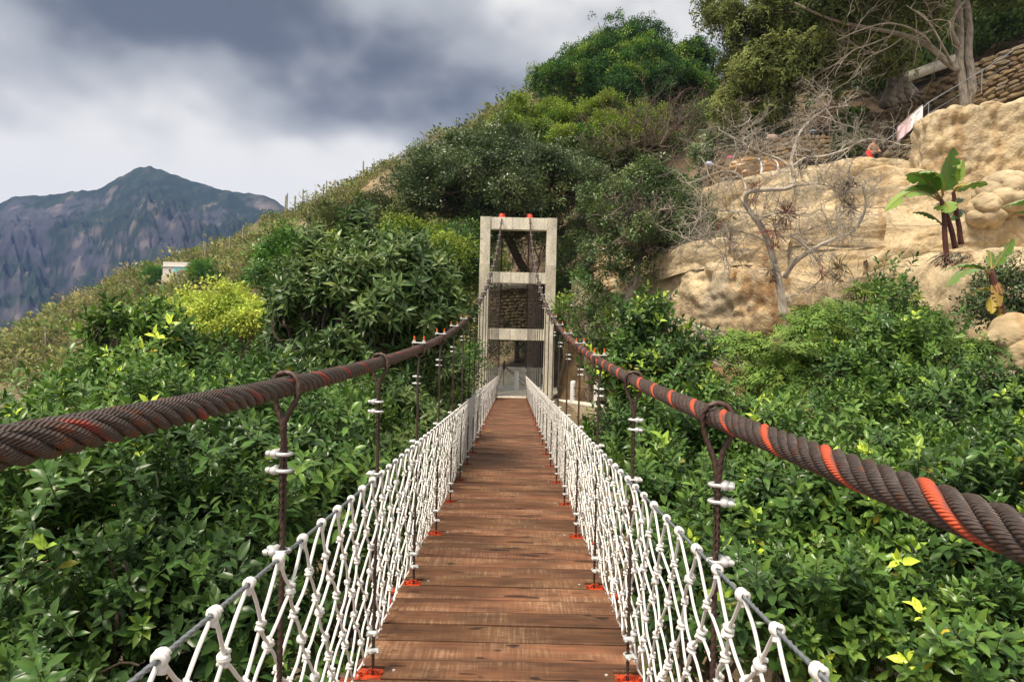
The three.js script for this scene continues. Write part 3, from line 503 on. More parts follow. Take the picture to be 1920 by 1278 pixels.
lipWall('streaked cream wall low behind the leafless tree', [[1235, 478, 25], [1290, 458, 23.6], [1350, 445, 22.4], [1420, 440, 21.6], [1480, 452, 20.8]], 1.0, 0.4, 9, 0.7);
lipWall('high scaly orange-cream bastion wall beside the pale twin-trunked tree', [[1713, 236, 24.2], [1724, 222, 23.2], [1760, 208, 22.3], [1830, 194, 21.6], [1930, 182, 21], [2080, 172, 20.4]], 2.6, 1.6, 14, 1.5);
{ // lime crusted boulders
  for (const [x, y, d, r, lab] of [[1885, 370, 17.3, 0.62, 'large knobbly tan lime boulder above the pink cap'], [1850, 395, 17.2, 0.4, 'small knobbly tan lime boulder beside a larger one above the cream wall'], [1912, 655, 11.6, 0.55, 'pale rounded boulder at the end of the mottled stone wall'], [1430, 320, 26.2, 0.7, 'wet orange-brown boulder under the trickle of white water']]) {
    const g = new THREE.IcosahedronGeometry(r, 12), p = g.attributes.position, wet = d > 26, col = new Float32Array(p.count * 3);
    for (let i = 0; i < p.count; i++) { const q = V(p.getX(i), p.getY(i), p.getZ(i)), n = q.clone().normalize(), o = at(x, y, d).add(q); q.addScaledVector(n, puffs(o, 2.6, 0.34) - 0.2 + fbm(o.x * 5, o.y * 5, o.z * 5, 3) * 0.04); if (wet) { q.x *= 1.9; q.y *= 0.7; } p.setXYZ(i, q.x, q.y, q.z); const c = wet ? [0.30 + 0.12 * noise(o.x * 3, o.y * 3, o.z), 0.15, 0.05] : tCol(o, n); col.set(c, i * 3); }
    g.setAttribute('color', new THREE.BufferAttribute(col, 3)); g.computeVertexNormals(); const m = mesh('boulder', g, wet ? new THREE.MeshPhysicalMaterial({ vertexColors: true, roughness: 0.3 }) : M.trav); m.position.copy(at(x, y, d)); tag(m, lab, 'boulder');
  }
  const wm = mat(0.8, 0.82, 0.84, 0.25, { transmission: 0.25 });
  for (const [x, s] of [[1420, 1], [1452, 0.8]]) { const p = at(x, 316, 25.2), g = tube(spline([V(0, 0.5, -0.5), V(0.02, 0.42, 0), V(0.05, 0.1, 0.28), V(0.0, -0.35, 0.4)], 14), t => 0.02 + 0.03 * t, 9, { shape: (th, t, l) => 0.7 + 0.5 * noise(th * 2, l * 6, x) }); const m = mesh('water_trickle', g.scale(s * 1.3, s, s), wm); m.position.copy(p); tag(m, 'thin white water trickle falling over the orange-brown boulder', 'water', 'water trickles'); }
}
{
  const X = [960, 1080, 1180, 1300, 1400, 1550, 1700, 1830, 1930, 2200];
  const R = [[[640, 540, 470, 372, 345, 330, 330, 300, 260, 200], [46, 40, 36, 32, 29.5, 28, 28, 27, 26, 25]], [[590, 480, 410, 330, 300, 275, 250, 205, 175, 110], [50, 46, 41, 37, 34, 33, 32, 31, 30, 29]], [[540, 430, 360, 285, 245, 205, 165, 125, 95, 20], [58, 54, 49, 45, 41, 39, 38, 37, 36, 35]], [[470, 370, 300, 235, 180, 130, 85, 45, 15, -80], [75, 66, 60, 56, 52, 50, 48, 47, 46, 45]], [[330, 300, 260, 200, 130, 70, 20, -40, -80, -200], [110, 100, 90, 80, 72, 68, 66, 64, 62, 60]]];
  const rows = R.map(([ys, ds]) => X.map((x, i) => at(x, ys[i], ds[i])));
  struct('upper_slope', sheet(rows, 150, 110, p => fbm(p.x * 0.5, p.y * 0.5, p.z * 0.5, 4) * 0.7 + Math.max(0, ridged(p.x * 0.9, p.y * 1.6, p.z * 0.9, 3) - 0.4) * 0.35, (p) => { const a = ss(-0.2, 0.3, fbm(p.x * 0.6, p.y, p.z * 0.6, 4)); return [lerp(0.11, 0.26, a), lerp(0.08, 0.185, a), lerp(0.05, 0.11, a)]; }), new THREE.MeshPhysicalMaterial({ vertexColors: true, map: rep(T.fine, 0.5, 0.5), bumpMap: rep(T.fineB, 0.8, 0.8), bumpScale: 0.06, roughness: 1, side: THREE.DoubleSide }));
}
// retaining wall stepping down towards the terraces
{
  const top = spline([at(1072, 519, 31.5), at(1090, 528, 30), at(1138, 548, 27), at(1190, 572, 24.2), at(1300, 607, 19.6), at(1380, 634, 17), at(1440, 655, 15.4)], 40);
  const g = new GB(); top.forEach((p, i) => { const n = V(-0.8, 0, 0.6); const lv = [[0, 0.0, -1.5], [0, 0.0, 0], [-0.03, 0.02, 0.03], [-0.32, 0.02, 0.03]]; const put = (x, y, z, u, v) => g.v(x, y, z, null, u, v); const b = p; put(b.x - 0.02, b.y - 2.2, b.z + 0.02, i * 0.4, 0); put(b.x, b.y - 0.04, b.z, i * 0.4, 2.2); put(b.x + 0.04, b.y, b.z - 0.03, i * 0.4, 2.25); put(b.x + 0.33, b.y, b.z - 0.2, i * 0.4, 2.55); put(b.x + 0.36, b.y - 2.2, b.z - 0.22, i * 0.4, 4.6); });
  for (let i = 0; i < top.length - 1; i++) for (let j = 0; j < 4; j++) g.q(i * 5 + j, i * 5 + 5 + j, i * 5 + 6 + j, i * 5 + 1 + j);
  const gm = g.build(false); tag(mesh('retaining_wall', gm, new THREE.MeshPhysicalMaterial({ map: rep(T.conc, 0.5, 0.35), color: lin(0.62, 0.57, 0.48), bumpMap: rep(T.fineB, 0.6, 0.6), bumpScale: 0.05, roughness: 1, side: THREE.DoubleSide })), 'weathered grey concrete retaining wall along the foot of the cream cliff', 'wall');
  tag(mesh('path_kerb', tube(spline([at(1060, 570, 31), at(1135, 590, 27), at(1175, 606, 25), at(1230, 640, 22)], 16), 0.085, 7), M.concB), 'rough concrete kerb below the weathered retaining wall', 'kerb');
  const rows = [[at(1040, 760, 31), at(1160, 745, 24), at(1250, 720, 19), at(1400, 800, 13), at(1600, 840, 11), at(2000, 860, 9.5)], [at(1060, 640, 33), at(1160, 650, 27), at(1260, 660, 22), at(1400, 700, 16.5), at(1600, 720, 15), at(2000, 745, 13)]];
  struct('stony_bank', sheet([rows[0], rows[0].map((p, i) => V().lerpVectors(p, rows[1][i], 0.5).add(V(0, 0.2, 0))), rows[1]], 120, 40, p => fbm(p.x * 1.5, p.y * 1.5, p.z * 1.5, 4) * 0.25, (p) => { const a = ss(-0.2, 0.3, fbm(p.x * 1.6, p.y, p.z * 1.6, 4)); return [lerp(0.26, 0.42, a), lerp(0.20, 0.34, a), lerp(0.13, 0.24, a)]; }), new THREE.MeshPhysicalMaterial({ vertexColors: true, map: rep(T.rub, 0.5, 0.5), bumpMap: rep(T.fineB, 0.8, 0.8), bumpScale: 0.05, roughness: 1, side: THREE.DoubleSide }));
}
// walls of rough stones, every stone a piece
const stoneGeos = []; { const R = rng(31); for (let v = 0; v < 7; v++) { const g = new THREE.IcosahedronGeometry(0.5, 1), p = g.attributes.position; const a = V(R() * 9, R() * 9, R() * 9); for (let i = 0; i < p.count; i++) { const q = V(p.getX(i), p.getY(i), p.getZ(i)); const m = Math.max(Math.abs(q.x), Math.abs(q.y), Math.abs(q.z)); q.multiplyScalar(lerp(1, 0.46 / m, 0.62)); q.multiplyScalar(1 + 0.34 * noise(q.x * 2.6 + a.x, q.y * 3 + a.y, q.z * 3 + a.z)); p.setXYZ(i, q.x, q.y, q.z); } g.computeVertexNormals(); stoneGeos.push(g); } }
function stoneWall(label, pts, hgt, size, tones, seed, o = {}) {
  const R = rng(seed), c = pts.map(a => at(...a)), cur = new THREE.CatmullRomCurve3(c, false, 'centripetal'), L = cur.getLength(), base = c[0].clone(); base.y -= hgt;
  const t = thing('stone_wall', label, 'wall', base, 'dry stone walls');
  const ms = tones.map(a => new THREE.MeshPhysicalMaterial({ color: lin(...a), map: T.fine, bumpMap: T.fineB, bumpScale: 0.02, roughness: 1 }));
  const g = new GB(); const N = 30; for (let i = 0; i <= N; i++) { const p = cur.getPoint(i / N), n = cur.getTangent(i / N); n.set(-n.z, 0, n.x).normalize(); if (n.dot(p) > 0) n.negate(); const sz = size * 0.3, fr = o.flush ? size * 0.19 : -sz * 0.4; for (const [y, k] of [[-hgt, fr], [-size * 0.2, fr], [-size * 0.2, -sz - 0.3], [-hgt, -sz - 0.3]]) g.v(p.x + n.x * k, p.y + y, p.z + n.z * k, null, i * L / N, y + k); }
  for (let i = 0; i < N; i++) for (let j = 0; j < 3; j++) g.q(i * 4 + j, i * 4 + 4 + j, i * 4 + 5 + j, i * 4 + 1 + j);
  part('mortar', g.build(false), new THREE.MeshPhysicalMaterial({ color: lin(...(o.mortar || [0.16, 0.12, 0.08])), map: T.fine, roughness: 1, side: THREE.DoubleSide }), t);
  let n = 0;
  for (let y = size * 0.4; y < hgt && n < 300; y += size * (o.flat || 0.72)) { let x = R() * size; while (x < L && n < 300) { const w = size * (0.5 + R() * 1.3), p = cur.getPointAt(clamp((x + w / 2) / L)), tn = cur.getTangentAt(clamp((x + w / 2) / L)); const m = part('stone', stoneGeos[Math.floor(R() * 7)], ms[Math.floor(R() * ms.length)], t); m.position.add(V(p.x, p.y - y + (R() - 0.5) * size * 0.2, p.z)); m.rotation.set((R() - 0.5) * 0.25, Math.atan2(-tn.z, tn.x) + (R() - 0.5) * 0.2, Math.atan2(tn.y, Math.hypot(tn.x, tn.z)) + (R() - 0.5) * 0.3); m.scale.set(w * 0.98, size * (o.flat || 0.72) * (0.7 + R() * 0.5), size * (0.4 + R() * 0.3)); x += w; n++; } }
  return t;
}
const tanT = [[0.40, 0.29, 0.16], [0.33, 0.24, 0.14], [0.46, 0.35, 0.21], [0.27, 0.19, 0.11], [0.38, 0.31, 0.22]];
stoneWall('tan rubble stone wall behind the leafless tree under the dark shrubs', [[1326, 313, 30], [1399, 281, 29.4], [1446, 263, 29], [1493, 254, 28.6], [1552, 253, 28.4]], 1.2, 0.25, tanT, 41, { flat: 0.8 });
stoneWall('dry stone wall of flat tan blocks beside the pale twin-trunked tree', [[1822, 176, 26.5], [1860, 146, 26], [1930, 112, 25.3], [2020, 80, 24.8]], 1.3, 0.34, tanT, 42, { flat: 0.5 });
stoneWall('long stone wall of flat blocks under the hanging towels', [[1560, 268, 33], [1640, 215, 33], [1720, 172, 33], [1800, 128, 33], [1930, 75, 32]], 1.7, 0.42, tanT, 43, { flat: 0.6 });
stoneWall('crumbling stacked stones between the red bag and the bastion wall', [[1655, 285, 26.6], [1690, 255, 26.2], [1715, 245, 26]], 1.5, 0.3, [[0.36, 0.30, 0.2], [0.27, 0.21, 0.14]], 44, { flat: 0.5 });
stoneWall('mottled mortared stone wall below the small banana plant', [[1745, 689, 11.6], [1800, 692, 11.3], [1860, 695, 11], [1930, 699, 10.7], [2060, 705, 10.2]], 0.85, 0.17, [[0.55, 0.47, 0.34], [0.48, 0.40, 0.29], [0.60, 0.53, 0.41]], 45, { mortar: [0.36, 0.32, 0.27], flat: 0.95, flush: true });
stoneWall('ivy-hung rubble wall seen through the pylon', [[917, 545, 45], [960, 541, 45], [1012, 540, 45]], 3.6, 0.29, [[0.42, 0.36, 0.22], [0.34, 0.28, 0.17], [0.26, 0.22, 0.14]], 46, { flat: 0.8 });
tag(mesh('wall_coping', tube([at(917, 536, 45), at(960, 531, 45), at(1012, 530, 45)], 0.42, 8, { shape: th => 0.6 + 0.4 * Math.abs(Math.cos(th)) }), M.trav.clone()), 'pale crusted coping on the ivy-hung rubble wall', 'coping').material.vertexColors = false;

// ---------------------------------------------------------------- foliage
const spr = {};
function mkSprig(kind, v) {
  const R = rng(100 + v * 13 + kind.length * 7), g = new GB(), up = V(0, 1, 0), GA = 2.39996;
  const bark = [0.9, 0.75, 0.55];
  const tone = (a = 0.75, b = 1.25) => { if (kind === 'citrus' && R() < 0.035) return [4.2, 1.9, 1.2]; const k = a + R() * (b - a), y = (R() - 0.5) * 0.25; return [k * (1 + y), k, k * (1 - y)]; };
  const young = () => { const k = 2.2 + R() * 1.2; return [k * 1.5, k, k * 0.7]; };
  if (kind === 'citrus') {
    const n = 11, L0 = 0.2; g.stem(V(0, -0.05, 0), V(0, L0 * 0.9, 0), 0.004, 0.002, bark);
    const yng = v === 3;
    for (let i = 0; i < n; i++) { const t = i / (n - 1), a = i * GA + R() * 0.6, tilt = lerp(1.25, 0.45, t) + (R() - 0.5) * 0.5, d = V(Math.cos(a) * Math.sin(tilt), Math.cos(tilt), Math.sin(a) * Math.sin(tilt)), L = (0.062 + R() * 0.066) * (t > 0.85 ? 0.75 : 1); g.leaf(V(0, L0 * t, 0).addScaledVector(d, 0.01), d, up, L, L * (0.42 + R() * 0.12), yng && t > 0.5 ? young() : tone(), { curl: 0.1 + R() * 0.3, fold: 0.3 + R() * 0.2 }); }
  } else if (kind === 'mango') {
    const n = 12; g.stem(V(0, -0.1, 0), V(0, 0.08, 0), 0.006, 0.004, bark);
    for (let i = 0; i < n; i++) { const t = i / (n - 1), a = i * GA + R() * 0.5, tilt = lerp(1.75, 0.5, t) + (R() - 0.5) * 0.4, d = V(Math.cos(a) * Math.sin(tilt), Math.cos(tilt), Math.sin(a) * Math.sin(tilt)), L = 0.13 + R() * 0.08; g.leaf(V(0, -0.05 + 0.12 * t, 0).addScaledVector(d, 0.015), d, up, L, L * (0.27 + R() * 0.08), tone(), { curl: 0.2 + R() * 0.4, fold: 0.3, st: [0.18, 0.5, 0.8] }); }
  } else if (kind === 'ficus') { // a spray of small leaves
    const n = 26; for (let i = 0; i < n; i++) { const a = R() * 6.28, r = Math.sqrt(R()) * 0.2, y = (R() - 0.5) * 0.22, d = V(Math.cos(a) + (R() - 0.5), 0.35 + R() * 0.7, Math.sin(a) + (R() - 0.5)).normalize(), L = 0.06 + R() * 0.045; g.leaf(V(Math.cos(a) * r, y, Math.sin(a) * r), d, V(R() - 0.5, 1, R() - 0.5), L, L * 0.5, tone(0.6, 1.4), { st: [0.45], fold: 0.2, curl: 0.15 }); }
    for (let i = 0; i < 3; i++) { const a = R() * 6.28; g.stem(V(0, -0.15, 0), V(Math.cos(a) * 0.14, 0.08, Math.sin(a) * 0.14), 0.006, 0.002, bark); }
  } else if (kind === 'clump') { // for trees far off: sprays of leaf groups
    const n = 44; for (let i = 0; i < n; i++) { const q = V(R() - 0.5, (R() - 0.5) * 0.7, R() - 0.5).multiplyScalar(1.1), d = V(q.x + (R() - 0.5) * 0.6, 0.3 + R() * 0.5, q.z + (R() - 0.5) * 0.6).normalize(), L = 0.15 + R() * 0.13; g.leaf(q, d, V((R() - 0.5) * 1.2, 1, (R() - 0.5) * 1.2), L, L * 0.6, tone(0.55, 1.45), { st: [0.5], fold: 0.15, curl: 0.2 }); }
  } else if (kind === 'feather') { // pinnate leaves
    for (let k = 0; k < 5; k++) { const a = k * GA + R(), L = 0.34 + R() * 0.12, dir = V(Math.cos(a), 0.55, Math.sin(a)).normalize(), side = V(-Math.sin(a), 0, Math.cos(a)); let p0 = V(0, 0, 0); const tn = tone(0.8, 1.25); for (let i = 1; i <= 8; i++) { const t = i / 8, p = V().copy(dir).multiplyScalar(L * t).add(V(0, -0.17 * t * t, 0)); g.stem(p0, p, 0.002, 0.0015, tn); p0 = p; for (const s of [-1, 1]) { const d = side.clone().multiplyScalar(s).addScaledVector(dir, 0.55).add(V(0, -0.25, 0)).normalize(); g.leaf(p, d, up, 0.085 + R() * 0.02, 0.03, tn, { st: [0.45], fold: 0.15, curl: 0.3 }); } } }
  } else if (kind === 'pinnate') { // airy compound leaves held out flat
    for (let k = 0; k < 4; k++) { const a = k * 1.6 + R(), L = 0.26 + R() * 0.1, dir = V(Math.cos(a), 0.35 + R() * 0.4, Math.sin(a)).normalize(), side = V(-Math.sin(a), 0, Math.cos(a)); let p0 = V(0, 0, 0); const tn = tone(0.7, 1.35); for (let i = 1; i <= 5; i++) { const t = i / 5, p = V().copy(dir).multiplyScalar(L * t).add(V(0, -0.09 * t * t, 0)); g.stem(p0, p, 0.0025, 0.0015, tn); p0 = p; for (const s of [-1, 1]) { const d = side.clone().multiplyScalar(s).addScaledVector(dir, 0.5 + R() * 0.4).add(V(0, (R() - 0.6) * 0.5, 0)).normalize(); g.leaf(p, d, V((R() - 0.5) * 0.5, 1, (R() - 0.5) * 0.5), 0.085 + R() * 0.04, 0.036, tn, { st: [0.45], fold: 0.2, curl: 0.25 }); } } g.leaf(p0, dir, up, 0.09, 0.036, tn, { st: [0.45] }); }
  } else if (kind === 'willow') { // drooping sprays with fine leaves
    for (let k = 0; k < 3; k++) { const a = k * 2.1 + R(), dir = V(Math.cos(a), 0.2, Math.sin(a)); let p0 = V(0, 0, 0); for (let i = 1; i <= 6; i++) { const t = i / 6, p = V(dir.x * 0.42 * t, 0.12 * t - 0.42 * t * t, dir.z * 0.42 * t); g.stem(p0, p, 0.003, 0.002, bark); p0 = p; for (let s = 0; s < 3; s++) { const b = R() * 6.28, d = V(Math.cos(b), -0.2 + R() * 0.5, Math.sin(b)).normalize(), L = 0.075 + R() * 0.05; g.leaf(p, d, V(R() - 0.5, 1, R() - 0.5), L, L * 0.42, tone(0.6, 1.4), { st: [0.45], fold: 0.2 }); } } }
  }
  return g.build();
}
const sprig = (k, v) => spr[k + v] ||= mkSprig(k, v);
const tmpO = new THREE.Object3D(), UP = V(0, 1, 0);
function tiers(cx, cy, d, RX, RY, n, seed, sx = 0.34, sy = 0.2) { // leaf tiers spread over a dome, flatter towards the rim
  const R = rng(seed), o = [[cx + (R() - 0.5) * RX * 0.3, cy + RY * 0.22, d, RX * 0.52, RY * 0.4]];
  for (let i = 0; i < n; i++) { const a = i * 2.39996 + R() * 0.5, q = Math.sqrt((i + 0.5) / n), x = Math.cos(a) * q, z = Math.sin(a) * q, h = (Math.sqrt(Math.max(0, 1 - q * q * 0.85)) - 0.22) * (0.42 + R() * 0.8) - (R() < 0.3 ? R() * 0.45 : 0); o.push([cx + x * RX * (0.78 + R() * 0.28), cy - h * RY * 0.8, d + z * RX * 0.8 * d / F, RX * sx * (0.5 + R() * 0.85), RY * sy * (0.6 + R() * 0.9)]); }
  return o;
}
function lobesOf(list) { return list.map(([px, py, d, rx, ry, rz]) => { const c = at(px, py, d), k = d / F; return { c, r: V(rx * k, ry * k, (rz || (rx + ry) * 0.5) * k) }; }); }
function foliage(th, lobes, { kind, dens, scale = 1, cols, seed, gap = -0.6, gapF = 1.2, shell = 0.5, mat: m = M.leaf, vars = [0, 1, 2], lobeVar = 0, rough = 0.6, droop = 0, young = 0 }) {
  const R = rng(seed), lists = vars.map(() => []);
  lobes.forEach((l, li) => {
    const lb = (hsh(li, seed, 5) - 0.5) * lobeVar;
    const area = 4 * Math.PI * Math.pow((Math.pow(l.r.x * l.r.y, 1.6) + Math.pow(l.r.x * l.r.z, 1.6) + Math.pow(l.r.y * l.r.z, 1.6)) / 3, 1 / 1.6), n = Math.min(9000, Math.round(area * dens / (scale * scale)));
    for (let i = 0; i < n; i++) {
      let u = R() * 2 - 1; if (u < -0.5 && R() < 0.6) u = -u; const a = R() * 6.2832, q = Math.sqrt(1 - u * u), dir = V(Math.cos(a) * q, u, Math.sin(a) * q);
      const f = 1 + rough * fbm(dir.x * 1.7 + li * 3.1 + seed, dir.y * 1.7, dir.z * 1.7, 3) * 1.6, rr = (1 - Math.pow(R(), 1.6) * shell) * f * (R() < 0.05 ? 1.08 + R() * 0.22 : 1);
      const p = V(l.c.x + dir.x * l.r.x * rr, l.c.y + dir.y * l.r.y * rr, l.c.z + dir.z * l.r.z * rr);
      const g = fbm(p.x * gapF + seed, p.y * gapF * 1.3, p.z * gapF, 2); if (g < gap) continue;
      const o = V(dir.x / l.r.x, dir.y / l.r.y, dir.z / l.r.z).normalize().multiplyScalar(0.75).add(V((R() - 0.5) * 0.9, 0.55 - droop + (R() - 0.5) * 0.5, (R() - 0.5) * 0.9)).normalize();
      const ct = clamp(0.5 + 0.5 * fbm(p.x * 0.9 + 4, p.y * 0.9, p.z * 0.9 + seed, 2) * 1.6 + (R() - 0.5) * 0.8 + lb), vi = Math.floor(R() * vars.length);
      const isY = young && R() < young;
      lists[isY ? 0 : vi].push([p, o, R() * 6.28, scale * (0.72 + R() * 0.55), ct, isY]);
    }
  });
  const yl = []; lists.forEach((L, vi) => { const keep = []; for (const e of L) (e[5] ? yl : keep).push(e); lists[vi] = keep; });
  const emit = (L, geo) => {
    if (!L.length) return; const im = new THREE.InstancedMesh(geo, m, L.length), q = new THREE.Quaternion(), q2 = new THREE.Quaternion(), mt = new THREE.Matrix4(), c = new THREE.Color();
    L.forEach(([p, o, tw, s, ct], i) => { q.setFromUnitVectors(UP, o); q2.setFromAxisAngle(UP, tw); q.multiply(q2); mt.compose(V().subVectors(p, th.position), q, V(s, s, s)); im.setMatrixAt(i, mt); const k = ct * (cols.length - 1), a = Math.min(cols.length - 2, Math.floor(k)), t = k - a, A = cols[a], Bc = cols[a + 1]; c.setRGB(lerp(A[0], Bc[0], t), lerp(A[1], Bc[1], t), lerp(A[2], Bc[2], t)); im.setColorAt(i, c); });
    im.name = 'crown'; im.userData.kind = 'stuff'; im.castShadow = im.receiveShadow = true; th.add(im); tot += L.length;
  };
  lists.forEach((L, vi) => emit(L, sprig(kind, vars[vi]))); emit(yl, sprig(kind, 3));
}
let tot = 0;
function branchPts(a, b, R, wob, sag = 0) { const n = 6, pts = [], L = a.distanceTo(b); for (let i = 0; i <= n; i++) { const t = i / n, p = V().lerpVectors(a, b, t), e = Math.sin(t * Math.PI) * wob * L; p.x += (R() - 0.5) * e; p.y += (R() - 0.5) * e + Math.sin(t * Math.PI) * sag * L; p.z += (R() - 0.5) * e; pts.push(p); } return spline(pts, 12); }
function tree(name, label, group, lobesPx, opt) {
  const lobes = lobesOf(lobesPx), R = rng(opt.seed), cen = V(); lobes.forEach(l => cen.add(l.c)); cen.multiplyScalar(1 / lobes.length);
  let base = opt.base ? at(...opt.base) : V(cen.x, 0, cen.z); base.y = opt.base && opt.keepY ? base.y : Math.min(H(base.x, base.z), base.y || 1e9) - 0.05; if (!opt.base) base.y = H(cen.x, cen.z) - 0.05;
  const th = thing(name, label, opt.cat || 'tree', base, group);
  const bm = opt.bark || M.barkDark, tr = opt.tr || 0.12;
  let fork = opt.trunk ? null : V().lerpVectors(base, cen, opt.forkAt || 0.62);
  const path = opt.trunk ? [base, ...opt.trunk.map(a => at(...a))] : [base, V().lerpVectors(base, fork, 0.5).add(V((R() - 0.5) * 0.3, 0, (R() - 0.5) * 0.3)), fork];
  if (!fork) fork = path[path.length - 1].clone();
  part('trunk', tube(spline(path, 18), t => tr * (1.25 - 0.55 * t) * (1 + 0.5 * Math.exp(-t * 14)), 9, { us: 1, shape: (th, t, l) => 1 + 0.12 * noise(th * 1.5, l * 2, opt.seed) }), bm, th);
  lobes.forEach((l, i) => {
    const pts = branchPts(fork, l.c, R, 0.22, 0.05); part('limb', tube(pts, t => tr * 0.62 * (1 - 0.72 * t), 6), bm, th);
    const nb = opt.twigs ?? 4, gs = [];
    for (let k = 0; k < nb; k++) { const a = R() * 6.28, u = R() * 1.4 - 0.5, dir = V(Math.cos(a), u, Math.sin(a)).normalize(), e = l.c.clone().add(V(dir.x * l.r.x, dir.y * l.r.y, dir.z * l.r.z).multiplyScalar(0.85)); gs.push(tube(branchPts(pts[5 + Math.floor(R() * 7)], e, R, 0.25), t => tr * 0.26 * (1 - 0.8 * t) + 0.003, 5)); }
    if (gs.length) part('branches', merge(gs), bm, th).userData.kind = 'stuff';
  });
  foliage(th, lobes, opt); return th;
}
// base colours of the foliage (linear)
const GC = { citrus: [[0.034, 0.084, 0.015], [0.068, 0.155, 0.022], [0.16, 0.29, 0.045]], mango: [[0.045, 0.092, 0.02], [0.085, 0.155, 0.032], [0.18, 0.26, 0.07]], yellow: [[0.34, 0.45, 0.05], [0.54, 0.60, 0.09], [0.40, 0.53, 0.08]], bright: [[0.05, 0.15, 0.015], [0.09, 0.24, 0.02], [0.13, 0.28, 0.025]], ygreen: [[0.13, 0.21, 0.025], [0.22, 0.32, 0.035], [0.28, 0.36, 0.04]], olive: [[0.06, 0.085, 0.025], [0.11, 0.145, 0.04], [0.16, 0.19, 0.06]], dark: [[0.038, 0.072, 0.022], [0.075, 0.125, 0.036], [0.15, 0.205, 0.07]], ficus: [[0.044, 0.088, 0.022], [0.085, 0.15, 0.036], [0.16, 0.23, 0.06]], round: [[0.035, 0.10, 0.02], [0.07, 0.18, 0.03], [0.27, 0.38, 0.05]] };
const near = (o) => ({ kind: 'citrus', dens: 75, shell: 0.75, vars: [0, 1, 2], cols: GC.citrus, gap: -0.26, gapF: 1.3, young: 0.06, rough: 0.7, twigs: 8, tr: 0.07, ...o });
const citG = 'glossy-leaved fruit trees beside the bridge';
// valley side
tree('fruit_tree', 'glossy dark green fruit tree crowding the net under the faded red cable', citG, [[60, 1070, 4.6, 250, 185], [330, 1080, 4.7, 250, 230], [120, 1280, 4.1, 300, 170], [-180, 1080, 4.9, 220, 200], [400, 1300, 4.3, 220, 160]], near({ seed: 51, dens: 95, scale: 1.0, young: 0.03 }));
tree('fruit_tree', 'leafy green fruit tree behind the first looped hanger under the faded red cable', citG, [[540, 1010, 5.6, 170, 210], [640, 880, 6.6, 140, 160], [480, 860, 6.2, 160, 110], [660, 1130, 5.8, 110, 170]], near({ seed: 52, dens: 90, scale: 0.95, young: 0.03 }));
tree('fruit_tree', 'fruit tree with broad low crown below the faded red cable', citG, [[280, 840, 6.0, 180, 95], [100, 930, 5.4, 140, 90], [-90, 940, 5.6, 120, 90], [410, 800, 6.6, 120, 90]], near({ seed: 53 }));
tree('fruit_tree', 'fruit tree with tall upright leafy shoots in front of the yellow tree', citG, [[250, 668, 7.2, 60, 98], [212, 645, 7.3, 34, 64], [330, 725, 7.2, 94, 72], [170, 755, 7.0, 66, 68], [100, 795, 6.8, 58, 58], [440, 735, 7.4, 85, 50], [305, 655, 7.3, 46, 66]], near({ seed: 54, young: 0.055 }));
tree('broadleaf_tree', 'dark broad-leaved tree with long drooping leaves above the faded red cable', null, [...tiers(690, 615, 10, 175, 230, 44, 14, 0.28, 0.19), [640, 660, 9.6, 90, 60], [750, 670, 9.8, 90, 60]], { kind: 'mango', dens: 52, scale: 0.85, cols: GC.mango, seed: 55, shell: 0.7, gap: -0.2, gapF: 1.1, tr: 0.13, vars: [0, 1, 2] });
tree('broadleaf_tree', 'shaded broad-leaved tree filling the gap behind the hanger ropes', null, [[770, 770, 9.5, 90, 90], [700, 820, 8.6, 80, 110], [830, 730, 13, 60, 70], [780, 850, 8.6, 60, 80], [740, 930, 8, 70, 90]], { kind: 'mango', dens: 38, scale: 0.75, cols: GC.mango, seed: 56, shell: 0.8, gap: -0.45, tr: 0.1 });
tree('yellow_tree', 'bright yellow-green feathery tree between the dark fruit trees and the dry hillside', null, tiers(425, 640, 17, 150, 115, 30, 17, 0.34, 0.22), { lobeVar: 0.5, kind: 'ficus', dens: 36, scale: 1.0, cols: GC.yellow, seed: 57, gap: -0.14, gapF: 1.6, mat: M.leafDull, rough: 0.7, bark: M.barkGrey });
tree('bright_tree', 'fresh green round-crowned tree at the foot of the dry hillside', null, tiers(560, 530, 25, 105, 115, 26, 10, 0.34, 0.24), { lobeVar: 0.6, kind: 'ficus', dens: 20, scale: 1.5, cols: GC.bright, seed: 58, gap: -0.12, gapF: 1.0, rough: 0.7 });
tree('olive_tree', 'olive-coloured flat-topped tree on the lower hillside', null, tiers(680, 435, 36, 125, 85, 22, 8, 0.36, 0.24), { lobeVar: 0.5, kind: 'ficus', dens: 20, scale: 1.7, cols: GC.olive, seed: 59, gap: -0.1, gapF: 0.9, rough: 0.7, mat: M.leafDull });
tree('spreading_tree', 'yellow-green spreading tree beside the pylon top beam', null, tiers(735, 490, 30, 120, 95, 26, 9, 0.36, 0.22), { lobeVar: 0.6, kind: 'ficus', dens: 20, scale: 1.5, cols: GC.ygreen, seed: 60, gap: -0.12, gapF: 0.9, mat: M.leafDull, rough: 0.7, twigs: 5 });
tree('dark_tree', 'large dark evergreen tree rising behind the pylon', null, [...tiers(940, 372, 37, 190, 185, 52, 12, 0.29, 0.18), [1070, 370, 38, 70, 60], [930, 410, 37, 60, 36], [830, 400, 36, 50, 34], [880, 425, 36.5, 50, 30], [1005, 415, 37.5, 60, 36], [1065, 440, 38, 55, 44], [790, 385, 36, 40, 26]], { lobeVar: 0.5, kind: 'ficus', dens: 17, scale: 1.8, cols: GC.dark, seed: 61, gap: -0.16, gapF: 0.6, rough: 0.7, tr: 0.32, base: [1010, 690, 44], trunk: [[1022, 560, 42], [985, 510, 40], [950, 440, 38]], twigs: 5 });
